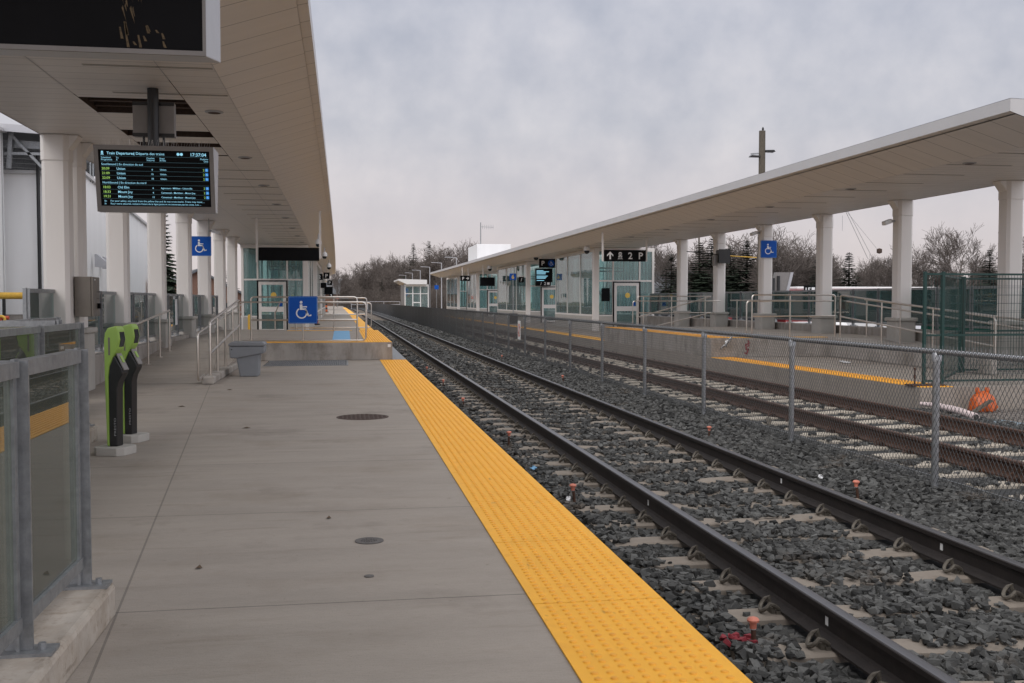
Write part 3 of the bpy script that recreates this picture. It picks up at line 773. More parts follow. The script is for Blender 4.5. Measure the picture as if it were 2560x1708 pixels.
# ------------------------------------------------------------------ glass shelters
def shelter(label, side, xt, xb, y0, y1, z1=3.79, door=True, zf=0.0):
    """xt: track side wall, xb: back wall; front wall at y0"""
    t = thing('glass_shelter', label, 'shelter', ((xt+xb)/2, y0, zf))
    s = 1 if xb > xt else -1; W = abs(xb-xt)
    X = lambda f: xt + s*W*f
    d0 = bendc(y0)
    fr = MB()
    def post(x, y, w=.09): fr.box(x-w/2, x+w/2, y-w/2, y+w/2, zf, z1)
    def fb(f0, f1, z, h=.08, y=y0, dpt=.08): fr.box(min(X(f0), X(f1)), max(X(f0), X(f1)), y-dpt/2, y+dpt/2, z-h/2, z+h/2)
    for f in (.02, .31, .745, .965): post(X(f), y0, .10 if f in (.02, .965) else .07)
    MB().box(min(X(0), X(.075))-.01, max(X(0), X(.075))+.01, y0-.07, y0+.30, zf, z1+.0).build('corner_panel', M['white'], t)
    fb(.08, .96, 2.28, .07, dpt=.06); fb(.08, .96, z1-.09, .16); fb(.08, .31, .70, .06, dpt=.06); fb(.75, .96, .70, .06, dpt=.06)
    # track side and back wall frames
    L_ = y1-y0
    for x in (X(.02), X(.98)):
        fr.box(x-.05, x+.05, y0+.06, y1, z1-.17, z1-.01); fr.box(x-.05, x+.05, y0+.06, y1, .66, .74)
        for k in range(1, 4): fr.box(x-.035, x+.035, y0+L_*k/3-.035, y0+L_*k/3+.035, zf, z1-.18)
    fr.box(min(X(.06), X(.95)), max(X(.06), X(.95)), y1-.05, y1+.05, z1-.17, z1-.01)
    for f in (.31, .745): fr.box(X(f)-.035, X(f)+.035, y1-.035, y1+.035, zf, z1-.18)
    fr.build('frame', M['white'], t)
    k = MB(); k.box(min(X(.08), X(.31)), max(X(.08), X(.31)), y0-.06, y0+.06, zf, .66); k.box(min(X(.75), X(.96)), max(X(.75), X(.96)), y0-.06, y0+.06, zf, .66)
    for x in (X(.02), X(.98)): k.box(x-.06, x+.06, y0+.31, y1, zf, .655)
    k.box(min(X(.05), X(.95)), max(X(.05), X(.95)), y1-.06, y1+.06, zf, .655)
    k.build('knee_wall', M['pedc'], t)
    def pane(f0, f1, za, zb, y): 
        MB().box(min(X(f0), X(f1)), max(X(f0), X(f1)), y-.006, y+.006, za, zb).build('window_pane', M['gls'], t)
    pane(.09, .30, .74, 2.24, y0); pane(.09, .30, 2.32, z1-.18, y0); pane(.32, .735, 2.32, z1-.18, y0); pane(.755, .955, .74, 2.24, y0); pane(.755, .955, 2.32, z1-.18, y0)
    for x in (X(.02), X(.98)):
        for q in range(3):
            MB().box(x-.006, x+.006, y0+L_*q/3+.06+(.25 if q == 0 else 0), y0+L_*(q+1)/3-.04, .745, z1-.18).build('window_pane', M['gls'], t)
    pane(.05, .30, .74, z1-.18, y1); pane(.32, .735, .1, z1-.18, y1); pane(.755, .95, .74, z1-.18, y1)
    # frosted vertical strips and a heater pipe inside
    st = MB()
    for f in np.linspace(.12, .92, 9): st.box(X(f)-.05, X(f)+.05, y1-.16, y1-.15, .8, z1-.25)
    n_ = int(L_/.55)
    for i in range(n_): yq = y0+.6+i*.55; st.box(X(.94)-.006, X(.94)+.006, yq, yq+.17, .8, z1-.25)
    st.build('frosted_stripe', M['frost'], t)
    MB().tube([(X(.15), y0+1.2, 2.9), (X(.6), y0+1.2, 2.9)], .03, 8).tube([(X(.15), y0+1.2, 2.75), (X(.6), y0+1.2, 2.75)], .03, 8).tube([(X(.6), y0+1.2, 3.5), (X(.6), y0+1.2, 2.75)], .025, 8).build('heater_pipe', M['greyl'], t)
    MB().box(min(X(.15), X(.55)), max(X(.15), X(.55)), y0+1.6, y0+2.1, .42, .48).box(X(.2)-.03, X(.2)+.03, y0+1.7, y0+2.0, zf, .42).box(X(.5)-.03, X(.5)+.03, y0+1.7, y0+2.0, zf, .42).build('bench', M['cab'], t)
    if door:
        xa, xc = sorted((X(.325), X(.735))); yd = y0-.02; zt = 2.20
        MB().box(xa-.06, xa, yd-.05, yd+.04, zf+.02, zt+.05).box(xc, xc+.06, yd-.05, yd+.04, zf+.02, zt+.05).box(xa, xc, yd-.05, yd+.04, zt, zt+.05).build('door_surround', M['blackm'], t)
        d = MB().box(xa+.005, xa+.13, yd-.03, yd+.03, zf+.03, zt-.01).box(xc-.13, xc-.005, yd-.03, yd+.03, zf+.03, zt-.01).box(xa+.13, xc-.13, yd-.03, yd+.03, zt-.14, zt-.01).box(xa+.13, xc-.13, yd-.03, yd+.03, zf+.03, zf+.16).box(xa+.13, xc-.13, yd-.03, yd+.03, .90, 1.12).build('door', M['white'], t)
        MB().box(xa+.13, xc-.13, yd-.005, yd+.005, 1.12, zt-.14).build('door_pane', M['gls'], d)
        MB().box(xa+.13, xc-.13, yd-.005, yd+.005, zf+.16, .90).build('door_pane', M['gls'], d)
        MB().disc(((xa+xc)/2+.05, yd-.012, 1.62), (1,0,0), (0,0,1), .12, 20).build('door_sticker', M['signy'], d)
        MB().tube([(xc-.07, yd-.03, .98), (xc-.07, yd-.09, .98), (xc-.07, yd-.09, 1.28), (xc-.07, yd-.03, 1.28)], .012, 8).build('handle', M['steel'], d)
        MB().box(xc-.33, xc-.17, yd-.036, yd-.031, 1.14, 1.30).build('notice', M['blue'], d)
    return t
shelter('glass shelter under the left canopy with the black signboard before it', -1, -1.40+bendc(46), -4.25+bendc(46), 45.7, 55)
shelter('second glass shelter farther along under the left canopy', -1, -1.40+bendc(66), -4.25+bendc(66), 64, 76)
shelter('third glass shelter far down the left canopy', -1, -1.40+bendc(90), -4.25+bendc(90), 86, 104)
shelter('nearest glass shelter under the right canopy, with a yellow disc on its door', 1, 11.27, 14.15, 46.2, 55)
shelter('glass shelter under the right canopy behind the bright information screen', 1, 11.22, 14.1, 63.5, 76)
shelter('glass shelter under the right canopy behind the blank dark display', 1, 11.1, 14.0, 87, 94)
shelter('last glass shelter under the far end of the right canopy', 1, 11.0, 13.9, 101, 112)
MB_n = MB().box(11.62, 12.0, 46.13, 46.15, 1.35, 1.95).build('notice_board', M['blackm'])
tag(MB_n, 'small dark notice fixed low on the first right shelter, left of its door', 'notice')

# white plant box on the right canopy roof, with an antenna
b = MB().box(10.5, 13.2, 82, 88, 4.3, 5.85)
tag(b.build('roof_plant_box', M['corr'], bevel=.02), 'white metal plant box on the roof of the right canopy', 'plant box')
t = thing('antenna', 'thin mast antenna with a comb arm above the white roof box', 'antenna', (10.85, 82.5, 5.85))
MB().cyl((10.85,82.5,5.85),(10.85,82.5,7.6),.045,.035,8).build('mast', M['galv'], t)
b = MB().tube([(10.85,82.5,7.25),(11.9,82.5,7.22)], .02, 6)
for i in range(6): b.tube([(11.0+i*.17,82.5,7.05),(11.0+i*.17,82.5,7.42)], .010, 5)
b.build('comb_arm', M['galv'], t)

# small white shelters far off at the platform ends
def far_shelter(label, x0, x1, y):
    t = thing('platform_hut', label, 'hut', ((x0+x1)/2, y, 0)); s = 1 if x1 > x0 else -1; d = bend(y)*2
    a, c = min(x0, x1)+d, max(x0, x1)+d
    ov = (a-1.0, c) if s > 0 else (a, c+1.0)
    xs = ov[0] if s > 0 else ov[1]; xi = a if s > 0 else c
    b = MB(); b.prism([(xs, 4.25), (xi+s*.2, 3.7), (xi+s*3.1, 3.7), (xi+s*3.1, 4.35), (xs, 4.45)], (0, y, 0), (1,0,0), (0,0,1), (0, 14, 0))
    b.build('roof', M['buswhite'], t)
    f = MB()
    for k in range(4):
        xk = a+(c-a)*k/3; f.box(xk-.07, xk+.07, y+.9, y+1.04, 0, 3.69)
    f.box(a, c, y+.92, y+1.02, 2.3, 2.4); f.box(a, c, y+.92, y+1.02, 3.4, 3.69); f.box(a, c, y+.92, y+1.02, 0, .25)
    f.box(a+(c-a)*.36, a+(c-a)*.64, y+.90, y+.93, 1.0, 1.15)
    f.build('frame', M['buswhite'], t)
    for k in range(3):
        MB().box(a+(c-a)*k/3+.07, a+(c-a)*(k+1)/3-.07, y+.96, y+.98, .25, 3.4).build('window_pane', M['gls'], t)
    MB().box(xi-.02, xi+.02, y+1.1, y+12, .1, 3.69).build('side_wall', M['grey'], t)
    return t
far_shelter('small white roofed hut standing alone past the right canopy', 9.95, 13.3, 150)
far_shelter('small white roofed hut standing past the left canopy', -2.2, -5.0, 150)

# ------------------------------------------------------------------ glass balustrades
def balustrade(label, p0, p1, z0a, h, n, gm='glf', z0b=None, end_plate=True, post=.05, cat='glass railing', group=None):
    z0b = z0a if z0b is None else z0b
    P0 = Vector((p0[0], p0[1], 0)); P1 = Vector((p1[0], p1[1], 0)); d = (P1-P0); Ln = d.length; d.normalize(); nrm = Vector((d.y, -d.x, 0))
    t = thing('glass_balustrade', label, cat, (p0[0], p0[1], z0a), 0, group)
    def zz(u): return z0a + (z0b-z0a)*u/Ln
    for i in range(n+1):
        u = Ln*i/n; p = P0 + d*u; z = zz(u)
        b = MB(); b.bar(p+Vector((0,0,z+.012)), p+Vector((0,0,z+h)), post, .012, up=nrm)
        b.bar(p+nrm*.02+Vector((0,0,z+.012)), p+nrm*.02+Vector((0,0,z+h-.005)), .012, .052, up=nrm); b.bar(p-nrm*.02+Vector((0,0,z+.012)), p-nrm*.02+Vector((0,0,z+h-.005)), .012, .052, up=nrm)
        o = b.build('post', M['galv'], t)
        if end_plate:
            q = MB().bar(p-d*.055+Vector((0,0,z+.006)), p+d*.055+Vector((0,0,z+.006)), .24, .012).build('base_plate', M['galv'], o)
            for sx in (-1, 1):
                c_ = p + nrm*.075*sx + Vector((0,0,z+.012)); MB().cyl(c_, c_+Vector((0,0,.022)), .014, n=6).build('anchor_bolt', M['galv'], o)
    for i in range(n):
        u0, u1 = Ln*i/n, Ln*(i+1)/n; a = P0+d*(u0+.03); c = P0+d*(u1-.03); za, zb_ = zz(u0), zz(u1)
        V = lambda p, z: p+Vector((0,0,z))
        f = MB(); f.bar(V(a, za+h-.035), V(c, zb_+h-.035), .05, .055); f.bar(V(a, za+.11), V(c, zb_+.11), .04, .05)
        f.bar(V(a+d*.02, za+.135), V(a+d*.02, za+h-.062), .035, .03, up=nrm); f.bar(V(c-d*.02, zb_+.135), V(c-d*.02, zb_+h-.062), .035, .03, up=nrm)
        f.build('panel_frame', M['galv'], t)
        MB().bar(V(a+d*.04, (za+zb_)/2+(h+.075)/2), V(c-d*.04, (za+zb_)/2+(h+.075)/2), .010, h-.20, up=(0,0,1)).build('pane', M[gm], t)
    return t
balustrade('nearest glass railing in a galvanized frame on the chipped kerb', (-1.13, 2.12), (-1.13, 4.70), .155, 1.035, 3)
balustrade('glass railing of galvanized frames ending beside the green card readers', (-2.57, 5.28), (-2.57, 10.8), .15, 1.03, 4)
balustrade('short glass railing running crosswise behind the near railings', (-2.66, 10.42), (-4.2, 10.42), .15, 1.06, 1)
balustrade('glass railing leading up to the cabinet column from the crosswise railing', (-3.65, 10.5), (-3.65, 14.2), .12, 1.06, 3)
balustrade('long glass railing on the low wall beside the left ramp', (-4.16, 14.7), (-4.16, 35.8), .50, 1.06, 15, gm='glr')
balustrade('long teal glass railing on the low wall behind the right columns', (13.86, 17.2), (13.86, 45.9), RHR+.22, 1.02, 21, gm='glr')

# ------------------------------------------------------------------ tubular steel railings
def railing(label, posts, rails, r=.021, loops=(), bars=()):
    """posts: (x,y,z0,z1); rails: polylines; each post a part, the rails a part each"""
    t = thing('steel_railing', label, 'railing', (posts[0][0], posts[0][1], posts[0][2]))
    for x, y, z0, z1 in posts:
        o = MB().cyl((x,y,z0+.01),(x,y,z1),r,n=10).build('post', M['steel'], t, smooth=True)
        MB().cyl((x,y,z0),(x,y,z0+.012),.055,n=14).build('base_plate', M['steel'], o)
    for p in rails: MB().tube(fillet(p, .09), r, 10).build('rail', M['steel'], t, smooth=True)
    for p in loops: MB().tube(fillet(p, .10), r*.9, 10).build('handrail', M['steel'], t, smooth=True)
    return t
z = RH
railing('steel guard railing on the front of the left raised platform, carrying a blue wheelchair sign', [(-.93, 24.62, z, z+.52)],
        [[(-2.10,24.62,z),(-2.10,24.62,z+1.06),(.32,24.62,z+1.06),(.32,24.62,z)], [(-2.09,24.62,z+.53),(.31,24.62,z+.53)]],
        loops=[[(-2.45,24.52,z+.94),(.52,24.52,z+.94),(.52,24.52,z+.05),(-2.3,24.52,z+.05)]])
def zr(y, a=18.0, b=25.6, h=RH): return h*min(1, max(0, (y-a)/(b-a)))
pp = [18.1, 19.15, 20.4, 21.75, 23.1]
railing('sloping steel guard railing along the left ramp beside the grey bin', [(-2.22, y, .12, zr(y)+1.02) for y in pp[1:-1]],
        [[(-2.22,18.1,.1),(-2.22,18.1,1.03),(-2.22,23.1,zr(23.1)+1.12),(-2.22,23.1,.1)], [(-2.22,18.12,.50),(-2.22,23.1,zr(23.1)+.58)]],
        loops=[[(-2.32,18.1,.14),(-2.32,17.35,.10),(-2.32,17.35,.86),(-2.32,24.5,zr(24.5)+.94)]])
pp = [19.7, 20.9, 22.2, 23.4]
railing('single sloping steel handrail along the column side of the left ramp', [(-3.72, y, zr(y), zr(y)+.85) for y in pp],
        [[(-3.72,19.2,zr(19.2)+.86),(-3.72,23.45,zr(23.45)+.88)]])
railing('steel guard railing at the far end of the left raised platform', [(-1.5,34.1,z,z+1.04), (-.3,34.1,z,z+1.04)],
        [[(-1.5,34.1,z+1.06),(.75,34.1,z+1.06),(.75,34.1,z)], [(-1.5,34.1,z+.53),(.74,34.1,z+.53)]], loops=[[(-1.7,34.2,z+.9),(.9,34.2,z+.9),(.9,34.2,z+.1),(-1.7,34.2,z+.1)]])
railing('steel stair handrails in front of the left shelter door', [(-2.3+.0,36.2,0,1.0), (-1.9,35.0,.35,1.3), (-1.6,36.2,0,1.0), (-1.25,35.0,.35,1.3)],
        [[(-2.3,36.4,.2),(-2.3,36.4,.95),(-2.0,34.4,1.36)], [(-1.6,36.4,.2),(-1.6,36.4,.95),(-1.3,34.4,1.36)]])
z = RHR
railing('steel guard railing on the front of the right raised platform', [(11.0, 24.5, z, z+1.04)],
        [[(10.0,24.5,z),(10.0,24.5,z+1.06),(12.2,24.5,z+1.06),(12.2,24.5,z)], [(10.0,24.5,z+.53),(12.2,24.5,z+.53)]],
        loops=[[(12.1,24.4,z+.91),(9.82,24.4,z+.91),(9.82,24.4,z)]])
def zq(y): return RHR*min(1, max(0, (y-17.6)/6.6))
pp = [17.9, 20.0, 22.1, 24.1]
railing('steel guard railing sloping down the right ramp behind the green mesh', [(12.14, y, zq(y), zq(y)+1.04) for y in pp[1:-1]],
        [[(12.14,17.9,zq(17.9)),(12.14,17.9,zq(17.9)+1.05),(12.14,24.1,zq(24.1)+1.06),(12.14,24.1,zq(24.1))], [(12.14,17.9,zq(17.9)+.5),(12.14,24.1,zq(24.1)+.53)]],
        loops=[[(12.26,17.3,zq(17.3)+.88),(12.26,24.0,zq(24)+.91)]])
railing('steel handrail on the column side of the right ramp', [(13.0, y, zq(y), zq(y)+.92) for y in (17.4, 19.2, 21, 22.8, 24.4)],
        [[(13.0,16.8,zq(17)+.92),(13.0,24.5,zq(24.5)+.94)]])
railing('steel railing at the far end of the right raised platform with sloping handrails', [(10.1,34.3,z,z+1.05),(11.1,34.3,z,z+1.05),(12.3,34.3,z,z+1.05),(13.1,31.6,z,z+.95),(13.1,33.4,z,z+.95)],
        [[(9.9,34.3,z),(9.9,34.3,z+1.06),(12.5,34.3,z+1.06)], [(9.9,34.3,z+.5),(12.5,34.3,z+.5)], [(13.1,28.8,z+.92),(13.1,34.0,z+.92)], [(12.5,34.3,z+1.05),(10.9,37.8,.75)], [(12.5,34.3,z+.5),(10.9,37.8,.25)]],
        loops=[[(9.7,34.2,z),(9.7,34.2,z+.9),(12.8,34.2,z+.9)]])
# ------------------------------------------------------------------ chain link fence between the tracks
FX, FZ, FH = 5.25, -.30, 1.235
t = thing('chain_link_fence', 'long galvanized chain link fence standing in the ballast between the two tracks', 'chain link fence', (FX, 9.9, FZ))
posts = [8.58 + 3.04*i for i in range(-1, 58)]
for y in posts:
    x = FX+bend(y); o = MB().cyl((x,y,FZ-.1),(x,y,FZ+FH-.03),.032,n=12).build('post', M['galvl'], t, smooth=True)
    if y < 40: MB().lathe([(.043,0),(.043,.06),(.03,.085)], (x,y,FZ+FH-.09), 12).build('cap', M['galvl'], o, smooth=True)
Y0, Y1 = 3.4, 185
MB().tube([(FX+bend(y), y, FZ+FH) for y in [Y0]+list(range(6, 186, 6))+[Y1]], .022, 10).build('top_rail', M['galvt'], t, smooth=True)
MB().tube([(FX+.03+bend(y), y, FZ+.10) for y in [Y0]+list(range(6, 186, 6))+[Y1]], .004, 5).build('tension_wire', M['galvl'], t)
b = MB(); P_ = .0565; H_ = FH-.06+.085; k = .72                 # diagonals: k = run per unit height
zA, zB = FZ+.06, FZ+FH+.03
def wire(p0, p1, r_):
    d = Vector(p1)-Vector(p0); d.normalize(); a = Vector((1,0,0)); c_ = d.cross(a)
    vs = []
    for p in (p0, p1):
        for q in range(3):
            an = 2*math.pi*q/3+.5; vs.append(Vector(p)+a*(math.cos(an)*r_)+c_*(math.sin(an)*r_))
    b.add(vs, [(0,3,4,1),(1,4,5,2),(2,5,3,0)])
y = Y0
while y < Y1:
    run = (zB-zA)*k; r_ = .0027
    for sg, dx in ((1, .004), (-1, -.004)):
        ya, yb = (y, y+run) if sg > 0 else (y+run, y)
        x0, x1 = FX-.026+dx+bend(ya), FX-.026+dx+bend(yb)
        wire((x0, ya, zA), (x1, yb, zB), r_)
    y += P_
b.build('wire_mesh', M['wire'], t)
b = MB(); y = Y0                                               # mesh barbs and ties that hug the top rail
while y < 48:
    x = FX+bend(y)
    for q in range(6):
        pass
    ring = [(x+.026*math.cos(a), y+.006*math.sin(a*2), FZ+FH+.026*math.sin(a)) for a in [2*math.pi*q/8 for q in range(8)]]
    b.tube(ring, .0034, 4, closed=True)
    b.tube([(x-.026, y+.01, FZ+FH+.02), (x-.024, y+.024, FZ+FH+.058)], .0026, 4)
    y += P_
b.build('tie_rings_mesh', M['wire'], t)
# sign with a red prohibition ring hung on the fence, and a white rag
t = thing('warning_sign', 'narrow white sign with a red ring hanging on the chain link fence', 'sign', (5.2, 30.6, .5))
xs = FX-.05; ysg = 30.7
MB().box(xs-.006, xs, ysg-.24, ysg+.24, .22, .78).build('plate', M['signw'], t)
MB().disc((xs-.009, ysg, .5), (0,1,0), (0,0,1), .20, 28, r0=.155).flat([(-.145,.11),(-.11,.145),(.145,-.11),(.11,-.145)], (xs-.0085, ysg, .5), (0,1,0), (0,0,1)).build('ring', M['red'], t)
MB().flat([(-.03,-.13),(.03,-.13),(.035,.05),(-.035,.05)], (xs-.0075, ysg, .5), (0,1,0), (0,0,1)).disc((xs-.0075, ysg, .60), (0,1,0), (0,0,1), .035, 12).build('figure_mark', M['blackm'], t)
def rag(label, c, sx, sy, sz, seed, m='litter', name='plastic_litter'):
    rg = random.Random(seed); n = 9; b = MB()
    for i in range(n):
        for j in range(5):
            u = i/(n-1)-.5; v = j/4-.5; w = (1-abs(u)*1.2)*(.7+.3*rg.random())
            b.v.append((c[0]+sx*(u*.35+v*w)+rg.uniform(-.012,.012), c[1]+sy*u*1.0+rg.uniform(-.015,.015), c[2]+sz*(u*.9+rg.uniform(-.25,.25)*w)))
    for i in range(n-1):
        for j in range(4): b.f.append((i*5+j, i*5+j+1, i*5+j+6, i*5+j+5))
    o = b.build(name, M[m], smooth=True); md = o.modifiers.new('t', 'SOLIDIFY'); md.thickness = .004
    return tag(o, label, 'litter')
rag('torn white rag caught on the wire of the chain link fence', (FX-.05, 13.65, .80), .02, .40, -.20, 3)
rag('flat white plastic sheet lying on the low right platform by the ramp wall', (11.0, 21.6, .03), .25, .6, .02, 5)
rag('crumpled white bag on the right ramp edge above the fence rail', (12.0, 19.0, .36), .10, .16, .05, 6)
rag('small white scrap lying in the ballast before the first chain link post', (4.55, 9.4, -.31), .05, .05, .03, 8)
rag('pale blue scrap of plastic in the ballast beside the near rail', (1.95, 10.6, -.35), .08, .12, .02, 9, m='bluep')
rag('small white crumpled paper near the marker post beside the yellow strip', (1.95, 8.9, -.35), .05, .08, .03, 10)
rag('tan crumpled paper beside the rusty rail at a chain link post', (5.72, 13.4, -.25), .12, .16, .10, 12, m='wood')

# ------------------------------------------------------------------ green mesh panels on the right platform end
def mesh_panel(label, p0, p1, z0, z1, mids=(), dense=.055):
    t = thing('mesh_fence_panel', label, 'fence panel', (p0[0], p0[1], z0))
    P0 = Vector((p0[0],p0[1],0)); P1 = Vector((p1[0],p1[1],0)); d = P1-P0; Ln = d.length; d.normalize()
    V = lambda u, z: P0+d*u+Vector((0,0,z))
    for u in (0, *mids, Ln): MB().bar(V(u,z0), V(u,z1), .046, .046, up=(d.y,-d.x,0)).build('post', M['tgreen'], t)
    for z in (z0+.05, (z0+z1)/2-.12, z1-.04): MB().bar(V(.028,z), V(Ln-.028,z), .032, .032).build('rail', M['tgreen'], t)
    b = MB(); u = dense
    while u < Ln: b.bar(V(u,z0+.06), V(u,z1-.05), .0042, .0042, up=(d.y,-d.x,0)); u += dense
    z = z0+.15
    while z < z1-.08: b.bar(V(.03,z), V(Ln-.03,z), .0042, .0042); z += .145
    b.build('wire_mesh', M['tgreen'], t)
    return t
mesh_panel('green wire mesh panel standing across the right platform end on a rusty foot', (9.33,15.62), (12.7,15.62), .03, 1.86, mids=(.32,))
mesh_panel('green wire mesh panel set lengthways behind the front mesh panel', (9.72,15.75), (11.45,17.95), .03, 1.84, dense=.085)
mesh_panel('green wire mesh panel at the back, before the end column pedestal', (11.55,18.0), (15.0,18.0), .03, 1.84)
o = MB().box(9.05, 9.62, 15.45, 15.72, .008, .03).cyl((9.16,15.6,.03),(9.16,15.6,.30),.016,n=8).build('panel_foot', M['rust'])
tag(o, 'rusty steel foot plate with a short pin under the front mesh panel', 'foot plate')
t = thing('privacy_screen', 'bright green shade cloth screen hanging behind the green mesh panels', 'screen', (14.3, 20.2, .4))
b = MB(); n = 14
for i in range(n+1):
    for j in range(7): b.v.append((14.3+.03*math.sin(i*1.3+j*.4), 20.2+3.9*i/n, .42+1.12*j/6-.03*math.sin(math.pi*i/n*3)*(j == 6)))
for i in range(n):
    for j in range(6): b.f.append((i*7+j, i*7+j+1, i*7+j+8, i*7+j+7))
b.build('cloth', M['tarp'], t, smooth=True)
for y in (20.2, 22.1, 24.1): MB().cyl((14.38,y,-.3),(14.38,y,1.62),.03,n=8).build('post', M['tgreen'], t)

# orange bag, pale drain pipe, cable trough
BX, BY, BS = 9.96, 14.98, .80
t = thing('sand_bag', 'bulging orange plastic bag tied at the top, slumped at the platform end', 'bag', (BX, BY, -.36))
rg = np.random.default_rng(4); b = MB(); n = 22; prof = [(.15,0),(.225,.04),(.24,.12),(.225,.20),(.20,.28),(.15,.35),(.09,.40),(.05,.43),(.02,.44)]
for r_, z in prof:
    for q in range(n):
        a = 2*math.pi*q/n; w = 1+.09*math.sin(a*3+z*9+.5)+.07*math.sin(a*8-z*21)+.05*rg.normal()
        b.v.append((BX+BS*r_*w*math.cos(a)*1.15, BY+BS*r_*w*math.sin(a)*.9, -.375+BS*(z*.95+.012*math.sin(a*7))))
for i in range(len(prof)-1):
    for q in range(n): b.f.append((i*n+q, i*n+(q+1)%n, (i+1)*n+(q+1)%n, (i+1)*n+q))
b.f.append(tuple(range(n))[::-1]); b.build('sack', M['orange'], t, smooth=True)
for a, s_ in ((.2, .75), (2.9, .6)):
    c = (BX+.085*math.cos(a), BY+.06*math.sin(a), -.045)
    MB().lathe([(.02,-.06),(.05*s_,-.01),(.055*s_,.03),(.025,.065)], c, 10).build('knot', M['orange'], t, smooth=True)
o = MB().bar((9.62,14.70,-.34),(9.92,14.70,-.16),.08,.035).build('broken_board', M['wood']); tag(o, 'brown broken board leaning on the orange bag', 'board')
pts = [(9.06,15.25,-.25),(9.14,15.0,-.25),(9.16,14.4,-.265),(9.08,13.8,-.305)]
t = thing('drain_pipe', 'pale pink corrugated drain pipe lying open ended beside the rusty track', 'pipe', pts[-1])
PP = fillet(pts, .5, 10); rr = [(.030+.022*min(1, 1.6*i/len(PP)))+(.005 if i % 2 else 0) for i in range(len(PP))]
MB().tube(PP, rr, 14).build('hose', M['pinkpipe'], t, smooth=True)
e = Vector(PP[-1]); d = (Vector(PP[-1])-Vector(PP[-2])).normalized()
MB().cyl(e, e+d*.004, .042, n=14).build('mouth_shade', M['hollow_shade'], t)  # flat dark disc painted as the shade inside the pipe
o = MB().bar((9.25,13.7,-.36),(9.85,8.2,-.36),.36,.05).build('cable_trough', M['bluetrough'], bevel=.01)
tag(o, 'grey blue cable trough cover lying in the gravel beyond the rusty track', 'trough cover')

# ------------------------------------------------------------------ red capped marker posts in the ballast
def marker(label, x, y, zb, h, tilt=0.0):
    t = thing('marker_post', label, 'marker', (x, y, zb), 0, 'red capped marker posts in the ballast')
    top = Vector((x+tilt*h, y, zb+h))
    MB().cyl((x,y,zb-.05), top, .013, n=10).build('stake', M['rust'], t, smooth=True)
    MB().lathe([(.017,-.04),(.019,-.008),(.030,-.005),(.032,.005),(.025,.014),(.012,.019)], top, 14).build('cap', M['capred'], t, smooth=True)
    MB().lathe([(.0150,-.045),(.0165,-.04),(.0165,-.022),(.0155,-.018)], top, 12).build('tag_band', M['greyl'], t, smooth=True)
mk = [(2.07,5.0,'marker with a reddish cap standing among red painted stones'), (2.0,8.88,'red capped marker next beyond the red painted stones, close to the yellow strip'),
      (2.0,12.6,'red capped marker near the blue scrap, abreast of the brown manhole cover'), (1.97,17.1,'red capped marker between strip and near rail, abreast of the grey bin'),
      (2.0,21.1,'red capped marker just before the raised platform corner, beside the near rail'), (2.0,25.2,'tiny red capped marker beside the ribbed filler grating'),
      (4.55,8.65,'red capped marker right of the near track, closest to the big chain link post'), (4.62,12.7,'red capped marker right of the near track, second from the camera'),
      (4.68,21.9,'red capped marker right of the near track, third from the camera'), (4.6,30.2,'far tiny red capped marker right of the near track')]
for i, (x, y, s_) in enumerate(mk): marker(s_, x, y, -.36, .125 if i else .115, random.uniform(-.2, .2))

# ------------------------------------------------------------------ manhole covers and small marks on the platform
def manhole(label, x, y, r, m):
    t = thing('manhole_cover', label, 'manhole cover', (x, y, 0))
    MB().lathe([(r,0),(r,.004),(r-.012,.005)], (x,y,.0008), 32).build('rim', M[m], t)
    b = MB(); st = r/6.0
    for i in range(-6, 7):
        for j in range(-6, 7):
            if math.hypot(i*st, j*st) < r-.035: b.box(x+i*st-st*.3, x+i*st+st*.3, y+j*st-st*.3, y+j*st+st*.3, .0052, .009)
    b.build('tread_pattern', M[m], t)
manhole('large rust brown manhole cover in the platform by the yellow strip', .22, 12.5, .31, 'cast')
manhole('small grey access cover in the platform nearer the camera than the brown manhole', .14, 6.03, .083, 'castg')
manhole('tiny round metal survey plug in the platform, nearest the camera', .12, 5.25, .025, 'castg')
for i, (x, y, s_) in enumerate([(-.75,5.55,.018),(-1.05,11.6,.05),(-1.75,16.6,.05),(-2.1,14.1,.05),(-.1,6.7,.016)]):
    b = MB(); b.v = [(x-s_,y-.01,.004),(x-.2*s_,y-.03,.012),(x+s_,y,.003),(x+.1*s_,y+.03,.014)]; b.f = [(0,1,2,3)]
    tag(b.build('dead_leaf', M['leaf']), 'small dead brown leaf lying on the concrete platform', 'leaf', 'dead leaves on the platform')

def sheet(name, label, cat, x0, x1, y, z0, z1, m): return tag(MB().box(x0,x1,y-.003,y,z0,z1).build(name, M[m]), label, cat)
sheet('sticker', 'small white sticker on the corner of the left raised concrete wall', 'sticker', 1.02, 1.09, 24.448, .30, .37, 'signw')
tag(MB().box(-4.135,-4.131,26.9,27.25,.78,1.42).build('paper_notice', M['signw']), 'white paper notice taped to the glass railing beside the left ramp', 'notice')
b = MB()
for u0, v0, u1, v1 in ((.06,.36,.10,.28),(.0,.25,.10,.28),(.0,.25,.02,.12),(.02,.12,.08,.14),(.08,.14,.03,.02),(.03,.02,-.02,.05),(.05,.20,.09,.24)): b.bar((9.72+u0,24.198,.06+v0),(9.72+u1,24.198,.06+v1),.004,.035,up=(0,0,1))
tag(b.build('graffiti', M['redp']), 'red sprayed scrawl on the end wall of the right raised platform', 'graffiti')
tag(MB().lathe([(.07,0),(.07,.78),(.055,.83),(.02,.85)], (-3.55,41.0,.0), 12).build('bollard', M['gas'], smooth=True), 'yellow bollard standing before the left glass shelter', 'bollard')
